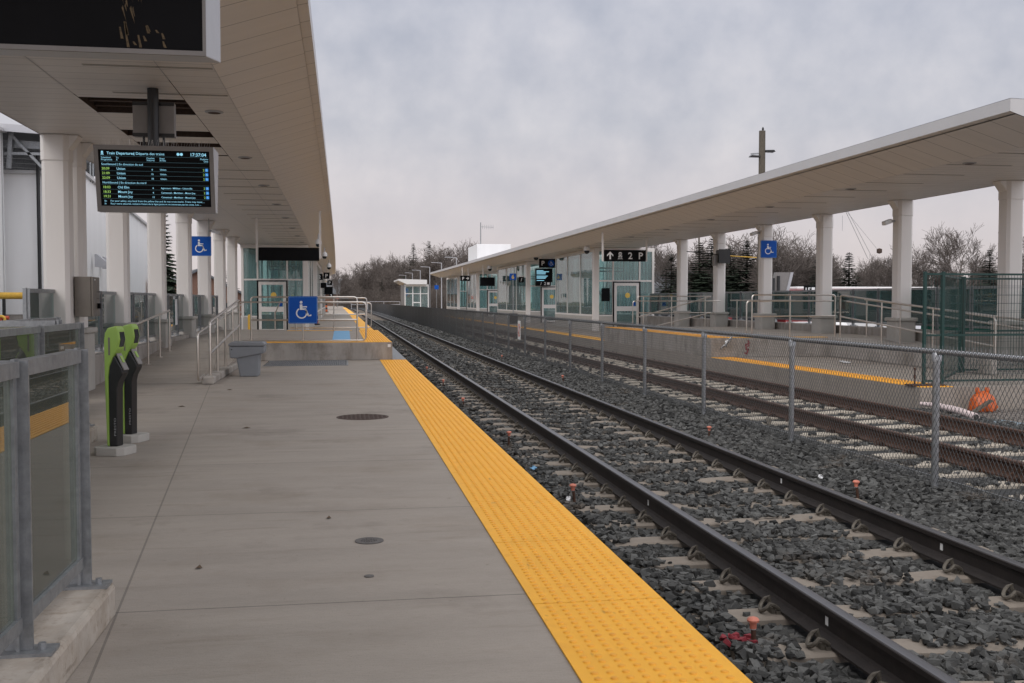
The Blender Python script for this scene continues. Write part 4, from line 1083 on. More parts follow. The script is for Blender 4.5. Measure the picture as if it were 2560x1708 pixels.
# ------------------------------------------------------------------ green card readers
def reader(label, x, y, rz):
    t = thing('card_reader', label, 'card reader', (x, y, 0), rz, 'lime green card readers on the left platform'); kx = .66
    MB().prism(cham(.30, .05), (0,0,0), (1,0,0), (0,1,0), (0,0,  .075)).build('plinth', M['pedc'], t, world=False, bevel=.006)
    W = .115
    shell = [(-.075,.076),(-.095,.62),(-.10,1.03),(-.085,1.10),(-.045,1.145),(.08,1.165),(.115,1.13),(.135,1.04),(.105,.955),(.045,.90),(-.025,.80),(-.045,.70),(-.04,.076)]
    shell = [(a*kx, b_) for a, b_ in shell]
    MB().prism(shell, (0,-W/2,0), (1,0,0), (0,0,1), (0,W,0)).build('shell', M['green'], t, world=False, bevel=.012)
    body = [(-.04,.076),(-.04,.70),(-.022,.80),(.046,.895),(.165,.77),(.17,.735),(.105,.66),(.085,.60),(.075,.076)]
    body = [(a*kx, b_) for a, b_ in body]
    MB().prism(body, (0,-W/2+.006,0), (1,0,0), (0,0,1), (0,W-.012,0)).build('body', M['black'], t, world=False, bevel=.008)
    d = Vector((.12,0,-.125)).normalized()
    MB().bar(Vector((.045,0,.915)), Vector((.122,0,.765)), .075, .014, up=(.7,0,.7)).build('reader_pad', M['grey'], t, world=False, bevel=.004)
    MB().bar(Vector((.064,0,.890)), Vector((.094,0,.832)), .03, .016, up=(.7,0,.7)).build('target_mark', M['green'], t, world=False)
    MB().prism([(.068,.975),(.086,1.04),(.074,1.11),(.062,1.108)], (.008,-.036,0), (1,0,0), (0,0,1), (0,.072,0)).build('display', M['darkglass'], t, world=False)
    MB().box(-.02,-.003,-W/2-.002,-W/2-.0005,.90,1.06).build('side_label', M['cab'], t, world=False)
    MB().text('PRESTO', .027, (.042,-W/2+.0045,.17), (0,0,1.75), (-1,0,0), bold=.0).build('lettering', M['greyl'], t, world=False)
    return t
reader('nearer of the two lime green card readers on the left platform', -2.05, 9.85, R(-20))
reader('farther lime green card reader, half hidden behind the other one', -2.09, 10.72, R(-20))

# ------------------------------------------------------------------ grey grit bin
t = thing('grit_bin', 'grey plastic grit bin with an overhanging hopper lid before the raised platform', 'bin', (-1.74, 19.6, 0))
x, y = -1.74, 19.45; Yd = .50
MB().prism([(-.19,.345),(-.13,0),(.20,0),(.225,.43)], (x,y+.03,0), (1,0,0), (0,0,1), (0,Yd-.06,0)).build('body', M['bin'], t, bevel=.02)
MB().prism([(-.315,.555),(-.305,.345),(-.19,.335),(.30,.425),(.315,.46),(.315,.555)], (x,y,0), (1,0,0), (0,0,1), (0,Yd,0)).build('hopper', M['bin'], t, bevel=.02)
MB().prism([(-.325,.56),(-.325,.60),(-.28,.635),(.28,.635),(.325,.60),(.325,.56)], (x,y-.015,0), (1,0,0), (0,0,1), (0,Yd+.03,0)).build('lid', M['bin'], t, bevel=.015)
MB().cyl((x-.27,y-.003,.50),(x-.27,y+.01,.50),.012,n=10).build('hinge_pin', M['black'], t)

# ------------------------------------------------------------------ cabinet on the first column
t = thing('electrical_cabinet', 'brown grey steel cabinet with a handle fixed to the first white column', 'cabinet', (-3.8, 16.3, 1.15))
MB().box(-3.92, -3.69, 16.22, 16.62, 1.15, 1.745).build('case', M['cab'], t, bevel=.008)
d = MB().box(-3.685, -3.655, 16.22, 16.62, 1.155, 1.74).build('door', M['cab'], t, bevel=.005)
MB().tube([(-3.655,16.5,1.42),(-3.60,16.5,1.42),(-3.60,16.5,1.52),(-3.655,16.5,1.52)], .008, 8).build('handle', M['grey'], d)
MB().box(-3.65,-3.61,16.46,16.52,1.27,1.35).build('padlock', M['blackm'], d)
MB().box(-3.654,-3.652,16.30,16.36,1.69,1.71).build('maker_plate', M['signw'], d)

# ------------------------------------------------------------------ departure board
def local_frame(o, ux, uy):
    o = Vector(o); ux = Vector(ux); uy = Vector(uy)
    return lambda u, v, w=0: o+ux*u+uy*v+ux.cross(uy)*w
def wheelchair(b, F, ux, uy, c, s):
    """seated figure and wheel, about s tall; c = centre"""
    P = lambda u, v: F(c[0]+u*s, c[1]+v*s)
    b.disc(P(-.06,.40), ux, uy, .075*s, 14)
    b.add([P(-.13,.29),(P(.0,.29)),P(.01,.08),P(.20,.08),P(.20,.02),P(.22,.02),P(.22,-.0),P(-.13,-.0)], [(0,1,2,7),(2,3,4,7),(4,5,6,7)])
    b.add([P(.0,.19),P(.24,.19),P(.24,.13),P(.0,.13)], [(0,1,2,3)])
    b.add([P(.12,.02),P(.22,.02),P(.37,-.33),P(.29,-.36)], [(0,1,2,3)])
    b.add([P(.29,-.36),P(.33,-.28),P(.46,-.24),P(.47,-.31)], [(0,1,2,3)])
    b.disc(P(-.04,-.17), ux, uy, .29*s, 26, r0=.225*s, a0=120, a1=395)
def train_icon(b, F, ux, uy, c, s):
    P = lambda u, v: F(c[0]+u*s, c[1]+v*s)
    b.add([P(-.2,.1),P(.2,.1),P(.24,.32),P(.13,.46),P(-.13,.46),P(-.24,.32)], [(0,1,2,3,4,5)])
    b.add([P(-.26,.06),P(.26,.06),P(.26,-.2),P(-.26,-.2)], [(0,1,2,3)])
    b.add([P(-.22,-.24),P(-.12,-.24),P(-.22,-.48),P(-.34,-.48)], [(0,1,2,3)]); b.add([P(.22,-.24),P(.12,-.24),P(.22,-.48),P(.34,-.48)], [(3,2,1,0)])
    b.add([P(-.24,-.30),P(.24,-.30),P(.25,-.35),P(-.25,-.35)], [(0,1,2,3)]); b.add([P(-.28,-.40),P(.28,-.40),P(.30,-.45),P(-.30,-.45)], [(0,1,2,3)])
def train_cut(b, F, c, s):
    P = lambda u, v: F(c[0]+u*s, c[1]+v*s, .0015)
    b.add([P(-.15,.28),P(.15,.28),P(.15,.18),P(-.15,.18)], [(0,1,2,3)])
    b.add([P(-.26,.06),P(0,-.10),P(.26,.06),P(.26,.0),P(0,-.16),P(-.26,0)], [(0,1,4,5),(1,2,3,4)])

t = thing('departure_board', 'lit train departure board hanging from the left canopy on a black pole', 'departure board', (-2.085, 12.55, 3.8))
Wd, Hd = 1.29, .745; tl = math.tan(R(13))
yb = 12.40; zb = 2.40                               # bottom of the front face
ux = Vector((1,0,0)); uy = Vector((0,-math.sin(R(13)), math.cos(R(13)))); O = Vector((-2.085, yb, zb)); F = local_frame(O, ux, uy)   # F(u,v,w): w towards the viewer
dep = Vector((0, .16, 0))
def slab(b, u0, u1, v0, v1, w0, w1):
    vs = [F(u,v,w) for w in (w0,w1) for u,v in ((u0,v0),(u1,v0),(u1,v1),(u0,v1))]
    b.add(vs, [(0,3,2,1),(4,5,6,7),(0,1,5,4),(1,2,6,5),(2,3,7,6),(3,0,4,7)])
# V-shaped casing: two screens back to back
top_y = F(0,Hd)[1]; zt_ = F(0,Hd)[2]
c = MB(); yb2 = yb+.16; yt2 = yb2+(yb-top_y)
q = [(yb,zb),(top_y,zt_),(yt2,zt_),(yb2,zb)]
c.prism([(p[0], p[1]) for p in q], (-2.085-Wd/2, 0, 0), (0,1,0), (0,0,1), (Wd,0,0))
c.build('case', M['greyl'], t)
fr = MB(); bz = .045
slab(fr, -Wd/2, Wd/2, 0, .065, .001, .02); slab(fr, -Wd/2, Wd/2, Hd-.05, Hd, .001, .02); slab(fr, -Wd/2, -Wd/2+bz, .065, Hd-.05, .001, .02); slab(fr, Wd/2-bz, Wd/2, .065, Hd-.05, .001, .02)
fr.build('bezel', M['grey'], t)
s_ = MB(); slab(s_, -Wd/2+bz, Wd/2-bz, .065, Hd-.05, .001, .006); s_.build('screen', M['blackm'], t)
SW = Wd-2*bz; SH = Hd-.115
def SP(u, v): return F(-SW/2+u*SW, .065+(1-v)*SH, .0085)
cyl_, grl, rl, bl = {}, {}, MB(), MB()
line = lambda d_, v: d_.setdefault(round(v, 3), MB())
def T(mb, s, u, v, h, align='l', bold=.0, maxw=None): line(mb, v).text(s, h*SH, SP(u, v), ux, uy, align, bold, maxw)
T(cyl_, 'Train Departures', .075, .085, .066, bold=.012); T(cyl_, '| Départs des trains', .315, .085, .066); T(cyl_, '17:37:04', .97, .092, .083, 'r', bold=.012)
for u_ in (.715, .745): line(cyl_, .085).disc(SP(u_, .062), ux, uy, .026*SH, 16)
T(cyl_, 'Scheduled', .022, .155, .040); T(cyl_, 'Programmé', .022, .192, .040); T(cyl_, 'To', .155, .155, .040); T(cyl_, 'À', .155, .192, .040)
T(cyl_, 'Coaches', .50, .155, .040, 'r'); T(cyl_, 'Voitures', .50, .192, .040, 'r'); T(cyl_, 'Stops', .545, .155, .040); T(cyl_, 'Arrêts', .545, .192, .040); T(cyl_, 'Platform', .985, .155, .040, 'r'); T(cyl_, 'Quai', .985, .192, .040, 'r')
T(cyl_, 'Southbound | En direction du sud', .022, .275, .052); T(cyl_, 'Northbound | En direction du nord', .022, .60, .052)
rows = [('20:09','Union','6','Union.',.355),('21:09','Union','12','Union.',.437),('22:09','Union','10','Union.',.519),
        ('18:03','Old Elm','6','Agincourt - Milliken - Unionville',.685),('18:33','Mount Joy','6','Centennial - Markham - Mount Joy.',.767),('19:31','Mount Joy','12','Centennial - Markham - Mount Joy.',.849)]
for a, d_, n_, st, v in rows:
    T(grl, a, .022, v, .060, bold=.008); T(cyl_, d_, .155, v, .060, bold=.008); T(cyl_, n_, .475, v, .042, 'c', bold=.01); T(cyl_, st, .545, v, .042, bold=.006); T(grl, '2', .948, v, .055, 'r')
    p = lambda u, w: SP(u, w)
    bl.add([p(.955, v+.006), p(.982, v+.006), p(.982, v-.046), p(.955, v-.046)], [(0,1,2,3)])
    wheelchair(line(cyl_, v), lambda u, v2, w=0: SP(.968, v-.020)+ux*u+uy*v2+ux.cross(uy)*.001, ux, uy, (0,0), .042*SH)
for v in (.115, .215, .295, .375, .457, .539, .62, .705, .787, .872):
    rl.add([SP(.015, v), SP(.985, v), SP(.985, v-.003), SP(.015, v-.003)], [(0,1,2,3)])
T(cyl_, 'En', .03, .925, .038, bold=.006); T(cyl_, 'For your safety, stay back from the yellow line and do not cross tracks. Trains may move ...', .083, .925, .044, maxw=.885*SW)
T(cyl_, 'Fr', .03, .975, .038, bold=.006); T(cyl_, 'Pour votre sécurité, restez à l’écart de la ligne jaune et ne traversez pas les voies. Les ...', .083, .975, .044, maxw=.86*SW)
train_icon(line(cyl_, .085), lambda u, v, w=0: SP(.035, .062)+ux*u+uy*v, ux, uy, (0,0), .075*SH)

for k_ in cyl_.values(): k_.build('line_text', M['scr'], t)
for k_ in grl.values(): k_.build('time_text', M['scrg'], t)
rl.build('rule_text', M['scrd'], t); bl.build('symbol_text', M['scrb'], t)
MB().cyl((-2.12,12.42,zt_),(-2.12,12.42,3.797),.062,n=14).build('pole', M['black'], t, smooth=True)
MB().box(-2.36,-1.90,12.50,12.62,3.27,3.66).build('junction_box', M['grey'], t, bevel=.008)
for z in (3.285, 3.64): MB().box(-2.36,-1.90,12.488,12.50,z-.02,z+.02).build('mounting_rail', M['black'], t)
for x in (-2.24,-2.02): MB().cyl((x,12.5,zt_-.01),(x,12.5,3.28),.014,n=8).build('conduit', M['black'], t)
b = MB(); rg = random.Random(2)
for i in range(44):
    u = -Wd/2+.05+i*(Wd-.1)/43; p0 = Vector((-2.085+u, top_y+.04, zt_)); b.tube([p0, p0+Vector((rg.uniform(-.03,.03), rg.uniform(-.05,.01), .07))], .0012, 4)
b.build('bird_spike_fringe', M['steel'], t)

# dead board nearest the camera
t = thing('departure_board', 'dead black display hanging closest under the left canopy, with a cracked smear', 'departure board', (-1.3, 4.4, 3.8))
x0, x1, ya, yb_, z0, z1 = -2.12, -.509, 4.14, 4.62, 2.322, 3.25
MB().prism([(ya,z0),(ya,z1),(yb_,z1),(yb_,z0+.083)], (x0,0,0), (0,1,0), (0,0,1), (x1-x0,0,0)).build('case', M['greyl'], t, bevel=.004)
fr = MB().box(x0,x1,ya-.012,ya-.001,z0,z0+.018).box(x0,x1,ya-.012,ya-.001,z1-.03,z1).box(x0,x0+.02,ya-.012,ya-.001,z0+.018,z1-.03).box(x1-.012,x1,ya-.012,ya-.001,z0+.018,z1-.03); fr.build('bezel', M['grey'], t)
MB().box(x0+.02,x1-.012,ya-.006,ya-.0012,z0+.018,z1-.03).build('screen', M['blackm'], t)
b = MB(); rg = random.Random(5)
for k in range(20):                                   # dried streaks running down the glass
    u = -.80+rg.gauss(0,.022); v = z0+.30-abs(rg.gauss(0,.055))+(-.80-u)*.4; h = rg.uniform(.02,.075); w = rg.uniform(.0015,.006); sl = .25*h
    b.add([(u,ya-.0075,v),(u+w,ya-.0075,v+.01),(u+w*.7+sl,ya-.0075,v-h),(u+sl,ya-.0075,v-h*.8)], [(0,3,2,1)])
for k in range(12):
    u = -.78+.17*rg.random()-.05; v = z0+.02+.07*rg.random(); h = .04*rg.random()+.01
    b.add([(u,ya-.0075,v+h),(u+.006,ya-.0075,v+h),(u+.016,ya-.0075,v),(u+.006,ya-.0075,v)], [(0,3,2,1)])
b.build('smear_stain', mat('dried smear', (.10,.068,.035), .8, var=.7, scale=60), t)
MB().cyl((-1.32,4.38,z1),(-1.32,4.38,3.797),.062,n=14).build('pole', M['black'], t, smooth=True)

# ------------------------------------------------------------------ signs
def plate_sign(name, label, cat, c, w, h, m, th=.02, group=None, rad=.03):
    """plate facing the camera (-Y) centred at c"""
    t = thing(name, label, cat, c, 0, group)
    MB().prism(rounded(w, h, rad), c, (1,0,0), (0,0,1), (0,th,0)).build('plate', M[m], t)
    F = local_frame((c[0], c[1]-.003, c[2]), (1,0,0), (0,0,1)); return t, F
UX, UZ = Vector((1,0,0)), Vector((0,0,1))
def access_sign(label, c, w, h):
    t, F = plate_sign('wheelchair_sign', label, 'wheelchair sign', c, w, h, 'blue')
    b = MB(); wheelchair(b, F, UX, UZ, (-.02*w, 0), w*.66); b.build('pictogram', M['signw'], t)
    n = 40; r0 = rounded(w*.955, h*.955, .03); r1 = rounded(w*.935, h*.935, .026); k = len(r0)
    o = MB(); o.v = [tuple(F(*p)) for p in r0]+[tuple(F(*p)) for p in r1]; o.f = [(i,(i+1)%k,k+(i+1)%k,k+i) for i in range(k)]; o.build('border', M['bluep'], t)
    return t
access_sign('square blue wheelchair sign fixed to the steel railing of the left raised platform', (-.92, 24.50, 1.173), .665, .63)
t = access_sign('blue wheelchair sign hanging at column height under the left canopy', (-4.12, 31.6, 2.98), .62, .575)
MB().cyl((-3.88,31.68,3.2),(-3.88,31.68,3.795),.012,n=8).build('hanger', M['galv'], t)
t = access_sign('blue wheelchair sign on a white column under the right canopy', (13.36, 31.4, 3.02), .535, .55)
MB().box(13.3,13.42,31.421,31.44,2.9,3.1).build('bracket', M['galv'], t)

def hang(t, xs, y, z0, z1):
    for x in xs: MB().box(x-.03, x+.03, y-.03+.04, y+.03+.04, z0, z1).build('hanger', M['white'], t)
# black wayfinding board on the right: arrow, train, 2, P
y = 38.9; x0, x1, z0, z1 = 9.90, 11.55, 2.89, 3.33
t = thing('wayfinding_sign', 'long black hanging sign with arrow, train, 2 and P before the right shelter', 'sign', (x0, y, z1))
MB().box(x0, x1, y, y+.12, z0, z1).build('panel', M['blackm'], t, bevel=.006)
F = local_frame(((x0+x1)/2, y-.003, (z0+z1)/2), UX, UZ); b = MB(); k = MB()
b.add([F(*p) for p in [(-.60,.155),(-.475,.03),(-.475,-.035),(-.567,.05),(-.567,-.14),(-.633,-.14),(-.633,.05),(-.725,-.035),(-.725,.03)]], [(0,1,2,3),(0,3,6),(3,4,5,6),(0,6,7,8)])
train_icon(b, F, UX, UZ, (-.20,0), .29); train_cut(k, F, (-.20,0), .29)
b.text('2', .36, F(.20,-.125), UX, UZ, 'c', .02); b.text('P', .36, F(.62,-.125), UX, UZ, 'c', .02)
b.build('lettering', M['signw'], t); k.build('icon_cut_marking', M['blackm'], t); hang(t, (9.84, 11.58), y, z0, 4.0)
# blank backs on the left
y = 31.2; x0, x1 = -2.43, -.69
t = thing('wayfinding_sign', 'blank black hanging signboard across the front of the left shelter', 'sign', (x0, y, 3.0))
MB().box(x0, x1, y, y+.12, 2.555, 2.94).build('panel', M['blackm'], t, bevel=.006); hang(t, (x0-.05,), y, 2.50, 3.797); hang(t, (x1+.03,), y, 2.62, 4.08)
def black_sign(label, x, y, z, w, h, txt, size=None, hz=None, col='signw'):
    t = thing('platform_sign', label, 'sign', (x, y, z)); MB().box(x-w/2, x+w/2, y, y+.10, z-h/2, z+h/2).build('panel', M['blackm'], t)
    size = size or h*.8
    if txt: MB().text(txt, size, (x, y-.004, z-size*.36), UX, UZ, 'c', .02).build('lettering', M[col], t)
    hang(t, (x-w*.3, x+w*.3), y, z+h/2, hz or 4.0)
    return t
black_sign('small black hanging sign with a white 2 far under the left canopy', -1.62, 74, 3.03, .42, .42, '2')
black_sign('small black hanging sign with a white P beside the 2 sign under the left canopy', -1.20, 78, 3.21, .45, .47, 'P')
black_sign('smaller black P sign low behind the first P sign under the left canopy', -1.15, 92, 2.92, .42, .42, 'P')
black_sign('blank black box sign below the P sign far under the left canopy', -1.55, 80, 2.52, .62, .40, None)
black_sign('far black display hanging lowest under the left canopy', -1.35, 98, 2.3, .8, .7, None)
black_sign('tiny black sign with a 2 beyond the end of the left canopy', -1.25, 112, 1.9, .42, .42, '2', hz=2.2)
# right canopy: P + wheelchair over an information screen
y = 58.0
t = thing('information_screen', 'bright cyan information screen below a black P and wheelchair sign, right canopy', 'information screen', (11.05, y, 3.0))
MB().box(10.77, 11.73, y, y+.16, 2.42, 3.20).build('case', M['blackm'], t); 
b = MB(); 
for i, (u, w) in enumerate(((.02,.45),(.02,.82),(.02,.62),(.02,.60),(0,0),(.02,.74),(.02,.66),(.02,.60),(0,0),(.02,.50))):
    if w: b.box(10.82, 10.82+w*.86, y-.006, y-.002, 3.06-i*.062, 3.092-i*.062)
b.build('screen_text', M['scr'], t)
t = black_sign('black P and wheelchair sign hung above the cyan screen under the right canopy', 11.37, y-.3, 3.48, .92, .50, None, hz=4.1)
b = MB(); b.text('P', .36, (11.13, y-.305, 3.36), UX, UZ, 'c', .02); F = local_frame((11.60, y-.308, 3.48), UX, UZ); b.build('lettering', M['signw'], t); b = MB(); wheelchair(b, F, UX, UZ, (0,0), .26); b.build('pictogram', M['signw'], t)
MB().disc((11.60, y-.305, 3.48), UX, UZ, .19, 24).build('blue_disc', M['blue'], t)
t = black_sign('black sign strip with a slash and a 2 over the second right shelter door', 12.2, 63.2, 2.43, .95, .30, '/  2', .26, hz=2.62)
MB().box(12.44,12.60,63.19,63.196,2.36,2.50).build('bus_icon_lettering', M['signw'], t)
black_sign('small square black sign with a white slash on the second right shelter', 10.8, 63.0, 2.66, .32, .34, '/', .28, hz=2.9)
t = black_sign('black hanging sign with a P and a right arrow, far under the right canopy', 9.55, 82, 3.13, .78, .42, 'P', .34)
t2 = [o for o in t.children if o.name.startswith('lettering')][0]
for v in t2.data.vertices: v.co.x -= .16
F = local_frame((9.73, 81.995, 3.13), UX, UZ)
MB().add([F(*p) for p in [(-.12,.03),(.03,.03),(-.03,.10),(.04,.10),(.13,0),(.04,-.10),(-.03,-.10),(.03,-.03),(-.12,-.03)]], [(0,1,7,8),(1,2,3,4),(1,4,7),(4,5,6,7)]).build('arrow_lettering', M['signw'], t)
black_sign('blank dark display hanging between the far right shelters', 10.15, 73.5, 2.72, 1.05, .62, None, hz=3.9)
# blue number sign on a post in a black base
t = thing('number_sign', 'blue square sign with a yellow 6 on a tall post in a black base', 'number sign', (9.97, 61, 0))
MB().box(9.73,10.21,60.8,61.2,.002,.62).build('base', M['black'], t, bevel=.02)
MB().tube([(9.97,61,.6),(9.95,61,2.6)], .03, 8).build('post', M['galv'], t)
MB().prism(rounded(.40,.38,.03), (9.94,60.95,2.79), UX, UZ, (0,.02,0)).build('plate', M['blue'], t)
MB().text('6', .34, (9.94,60.945,2.67), UX, UZ, 'c', .02).build('lettering', M['signy'], t)
def post_sign(label, x, y, zs, m, s=.42, n=1):
    t = thing('number_sign', label, 'number sign', (x, y, 0)); MB().cyl((x,y,0),(x,y,zs+s),.03,n=8).build('post', M['galv'], t)
    for i in range(n): MB().prism(rounded(s,s,.03), (x,y-.05,zs-i*(s+.12)), UX, UZ, (0,.02,0)).build('plate', M[m], t)
post_sign('small plain blue sign on a post before the lone white hut', 11.35, 128, 3.0, 'blue', .5)
post_sign('pair of small blue signs on one post left of the lone white hut', 9.9, 165, 3.0, 'blue', .55, 2)
post_sign('small white and red sign on a post left of the lone white hut', 9.4, 152, 2.0, 'red', .4)
post_sign('small red sign on the far left platform end', -1.0, 190, 1.9, 'red', .5)

# ------------------------------------------------------------------ cameras, loudspeaker and other small fittings
def dome(label, x, y, z, s=1.0):
    t = thing('dome_camera', label, 'dome camera', (x, y, z)); 
    MB().cyl((x,y,z+.30*s),(x,y,z+.55*s),.03*s,n=8).build('stem', M['greyl'], t)
    MB().lathe([(.05*s,.30*s),(.14*s,.22*s),(.165*s,.12*s),(.165*s,.02*s)], (x,y,z), 16).build('hood', M['buswhite'], t, smooth=True)
    MB().lathe([(.14*s,.02*s),(.13*s,-.06*s),(.08*s,-.12*s),(.03*s,-.14*s)], (x,y,z), 16).build('lens_dome', M['darkglass'], t, smooth=True)
dome('white dome camera at the end of the left canopy edge, nearest of them', -.75, 33.0, 3.13, .6)
dome('white dome camera under the left canopy just below the first dome', -.70, 41, 3.08, .62)
dome('smaller white dome camera farther along the left canopy edge', -.68, 52, 3.0, .7)
dome('white dome camera before the corner of the first right shelter', 10.7, 45.2, 3.58, .9)
dome('white dome camera above the black P and wheelchair sign', 10.6, 57, 3.75)
dome('white dome camera above the blank dark display on the right', 10.25, 73, 3.6)
def bullet(label, x, y, z, s):
    t = thing('bullet_camera', label, 'camera', (x, y, z))
    MB().cyl((x,y,z),(x+s*.10,y,z-.0),.028,n=8).build('arm', M['greyl'], t); MB().bar((x+s*.08,y+.05,z+.01),(x+s*.36,y-.12,z-.07),.11,.10).build('housing', M['buswhite'], t, bevel=.02)
bullet('white bullet camera on the second column of the right canopy', 13.14, 23.36, 3.30, -1)
bullet('dark bullet camera high behind the blue hanging wheelchair sign', -3.92, 31.9, 3.45, 1)
bullet('small dark camera above the blue sign on the right canopy column', 13.15, 31.6, 3.55, -1)
t = thing('loudspeaker', 'black loudspeaker box strapped to a column under the right canopy', 'loudspeaker', (13.3, 35.4, 2.9))
MB().box(13.12,13.50,35.18,35.52,2.72,3.18).build('cabinet', M['black'], t, bevel=.03); MB().box(12.98,13.11,35.3,35.5,2.62,3.0).build('bracket', M['grey'], t)
MB().box(13.10,13.52,35.15,35.17,2.70,3.2).build('front_panel', M['black'], t)
MB().tube([(13.52,35.4,2.98),(14.6,35.4,2.92)], .02, 6).build('arm', M['gas'], t); MB().tube([(12.0,35.4,3.12),(13.12,35.4,3.02)], .018, 6).build('cable', M['black'], t)
# construction drums on the left platform
def drum(label, x, y, s=1.0, low=False):
    t = thing('traffic_drum', label, 'traffic drum', (x, y, 0))
    MB().lathe([(.34*s,0),(.36*s,.06*s),(.30*s,.09*s)], (x,y,.002), 18).build('base', M['black'], t)
    for i in range(2 if low else 4):
        MB().lathe([(.255*s-.012*i,.0),(.245*s-.012*i,.2*s)], (x,y,.10+.21*s*i), 18).build('band', M['orange' if i % 2 == 0 else 'black'], t)
drum('orange and black striped drum far down the left platform', -1.30+bend(124)*2, 122, 1.15)
drum('low orange and black drum half hidden behind the blue railing sign', -1.65, 60, 1.0, True)
# ------------------------------------------------------------------ white clad building on the left
t = thing('white_building', 'white clad industrial building behind the left platform with a dark pipe', 'building', (-10, 34, 0))
def wall(a, c, z0, z1, name='wall', m='corr', th=.15):
    a = Vector((a[0],a[1],0)); c = Vector((c[0],c[1],0)); d = (c-a).normalized(); nn = Vector((-d.y, d.x, 0))
    return MB().prism([(0,z0),((c-a).length,z0),((c-a).length,z1),(0,z1)], a, d, (0,0,1), nn*th).build(name, M[m], t)
wall((-10.1,10), (-10.1,33.5), .62, 6.45); wall((-10.1,33.6),(-14,33.6),.62,6.45)
wall((-10.1,10.02), (-10.1,33.4), -.1, .62, 'brick_base', 'brick')
wall((-14.3,34.6), (-8.05,34.6), .95, 5.36); wall((-8.05,34.6),(-10.8,62.8),.3,5.36); wall((-10.8,62.9),(-20,62.9),.3,5.36)
wall((-14.3,34.62), (-8.1,34.62), -.1, .95, 'concrete_base', 'wallc')
b = MB()
b.bar((-14.3,34.5,5.38),(-8.0,34.5,5.38),.12,.10); b.bar((-8.02,34.5,5.39),(-10.75,62.9,5.39),.16,.10); b.bar((-10.05,10,6.48),(-10.05,33.6,6.48),.16,.10)
b.build('coping_trim', M['fascia'], t)
# dark steel roof deck over the recess
rd = MB().prism([(-14.5,6.9),(-8.3,6.55),(-8.3,6.45),(-14.5,6.8)], (0,33.4,0), (1,0,0), (0,0,1), (0,9,0)).build('roof', M['roofd'], t)
MB().bar((-14.5,33.3,6.80),(-8.2,33.3,6.45),.10,.22).build('gutter', M['greyl'], rd)
b = MB()
for i in range(6): b.bar((-14.5,34.0+i*1.4,6.35),(-8.3,34.0+i*1.4,6.1),.12,.22)
for x in (-9.0,-10.0,-11.5): b.bar((x,33.8,5.4),(x+.1,33.8,6.6),.12,.12)
b.bar((-9.9,33.8,6.4),(-9.0,33.8,5.4),.08,.08); b.bar((-10.5,33.8,5.85),(-8.3,33.8,5.85),.08,.08)
b.build('truss_frame', M['galv'], t)
MB().tube([(-9.33,34.4,5.9),(-9.33,34.4,1.15),(-9.5,34.4,.9)], .055, 8).build('downpipe', M['black'], t)
b = MB()
for y_, x_ in ((36.2,-8.22),(47.0,-9.28)): b.tube([(x_+.02,y_,5.3),(x_-.3,y_+1.5,7.6)], .03, 6).tube([(x_+.02,y_+.4,5.3),(x_-.3,y_+1.9,7.6)], .03, 6)
b.build('roof_ladder', M['galv'], t)
MB().box(-10.02,-9.995,57.2,58.6,1.45,2.55).build('vent_grille', M['rustp'], t)
def wall_lamp(x, y, z, s=1):
    MB().prism([(0,0),(0,.42),(.06,.42),(.46,.10),(.46,.0)], (x,y,z), (1,0,0), (0,0,1), (0,.3,0)).build('wall_lamp', M['greyl'], t)
wall_lamp(-10.08, 29.4, 2.55); wall_lamp(-10.08, 22, 2.55); wall_lamp(-8.32, 38.3, 2.5); wall_lamp(-8.1, 36.2, 2.5)
def box_thing(name, label, cat, m, x0, x1, y0, y1, z0, z1, bev=.01):
    return tag(MB().box(x0,x1,y0,y1,z0,z1).build(name, M[m], bevel=bev), label, cat)
t = thing('pipe_barrier', 'yellow horizontal pipe barrier in the recess of the white building', 'pipe barrier', (-9.5, 33, 0))
MB().cyl((-10.0,32.6,1.53),(-8.1,32.6,1.53),.10,n=12).build('rail', M['gas'], t, smooth=True)
for x in (-9.85,-8.3): MB().cyl((x,32.6,-.02),(x,32.6,1.45),.05,n=8).build('post', M['black'], t)
t = thing('standpipe', 'red standpipe with a yellow bend by the brick base of the white building', 'standpipe', (-9.2, 30.2, 0))
MB().cyl((-9.25,30.2,-.02),(-9.25,30.2,.95),.08,n=10).build('riser', M['red'], t); MB().tube([(-9.5,30.2,.92),(-9.0,30.2,.92)], .05, 8).build('cross_arm', M['red'], t); MB().tube(fillet([(-9.05,30.0,.55),(-9.05,30.0,.96),(-9.25,30.0,.96)],.1), .04, 8).build('bend', M['gas'], t)
for i, (x0, x1, yy, z1, s_) in enumerate([(-9.45,-9.0,27.6,.75,'white utility box at the brick base of the white building, nearer to the camera'), (-8.95,-8.55,29.5,.80,'white utility box beside the red standpipe'), (-9.95,-9.6,24.3,.72,'white utility box half cut off at the picture edge')]):
    box_thing('utility_box', s_, 'utility box', 'buswhite', x0, x1, yy, yy+.4, -.02, z1)
box_thing('site_cabinet', 'low grey louvred unit in the recess of the white building', 'unit', 'grey', -9.1, -8.2, 33.2, 33.9, -.02, .95)
for i, (x, y_, s_) in enumerate([(-4.95,15.6,'yellow bollard behind the glass railing by the first column'), (-4.9,17.2,'yellow bollard seen through the glass beside the first column')]):
    tag(MB().lathe([(.06,0),(.06,.75),(.05,.80),(.02,.83)], (x,y_,-.02), 12).build('bollard', M['gas'], smooth=True), s_, 'bollard')

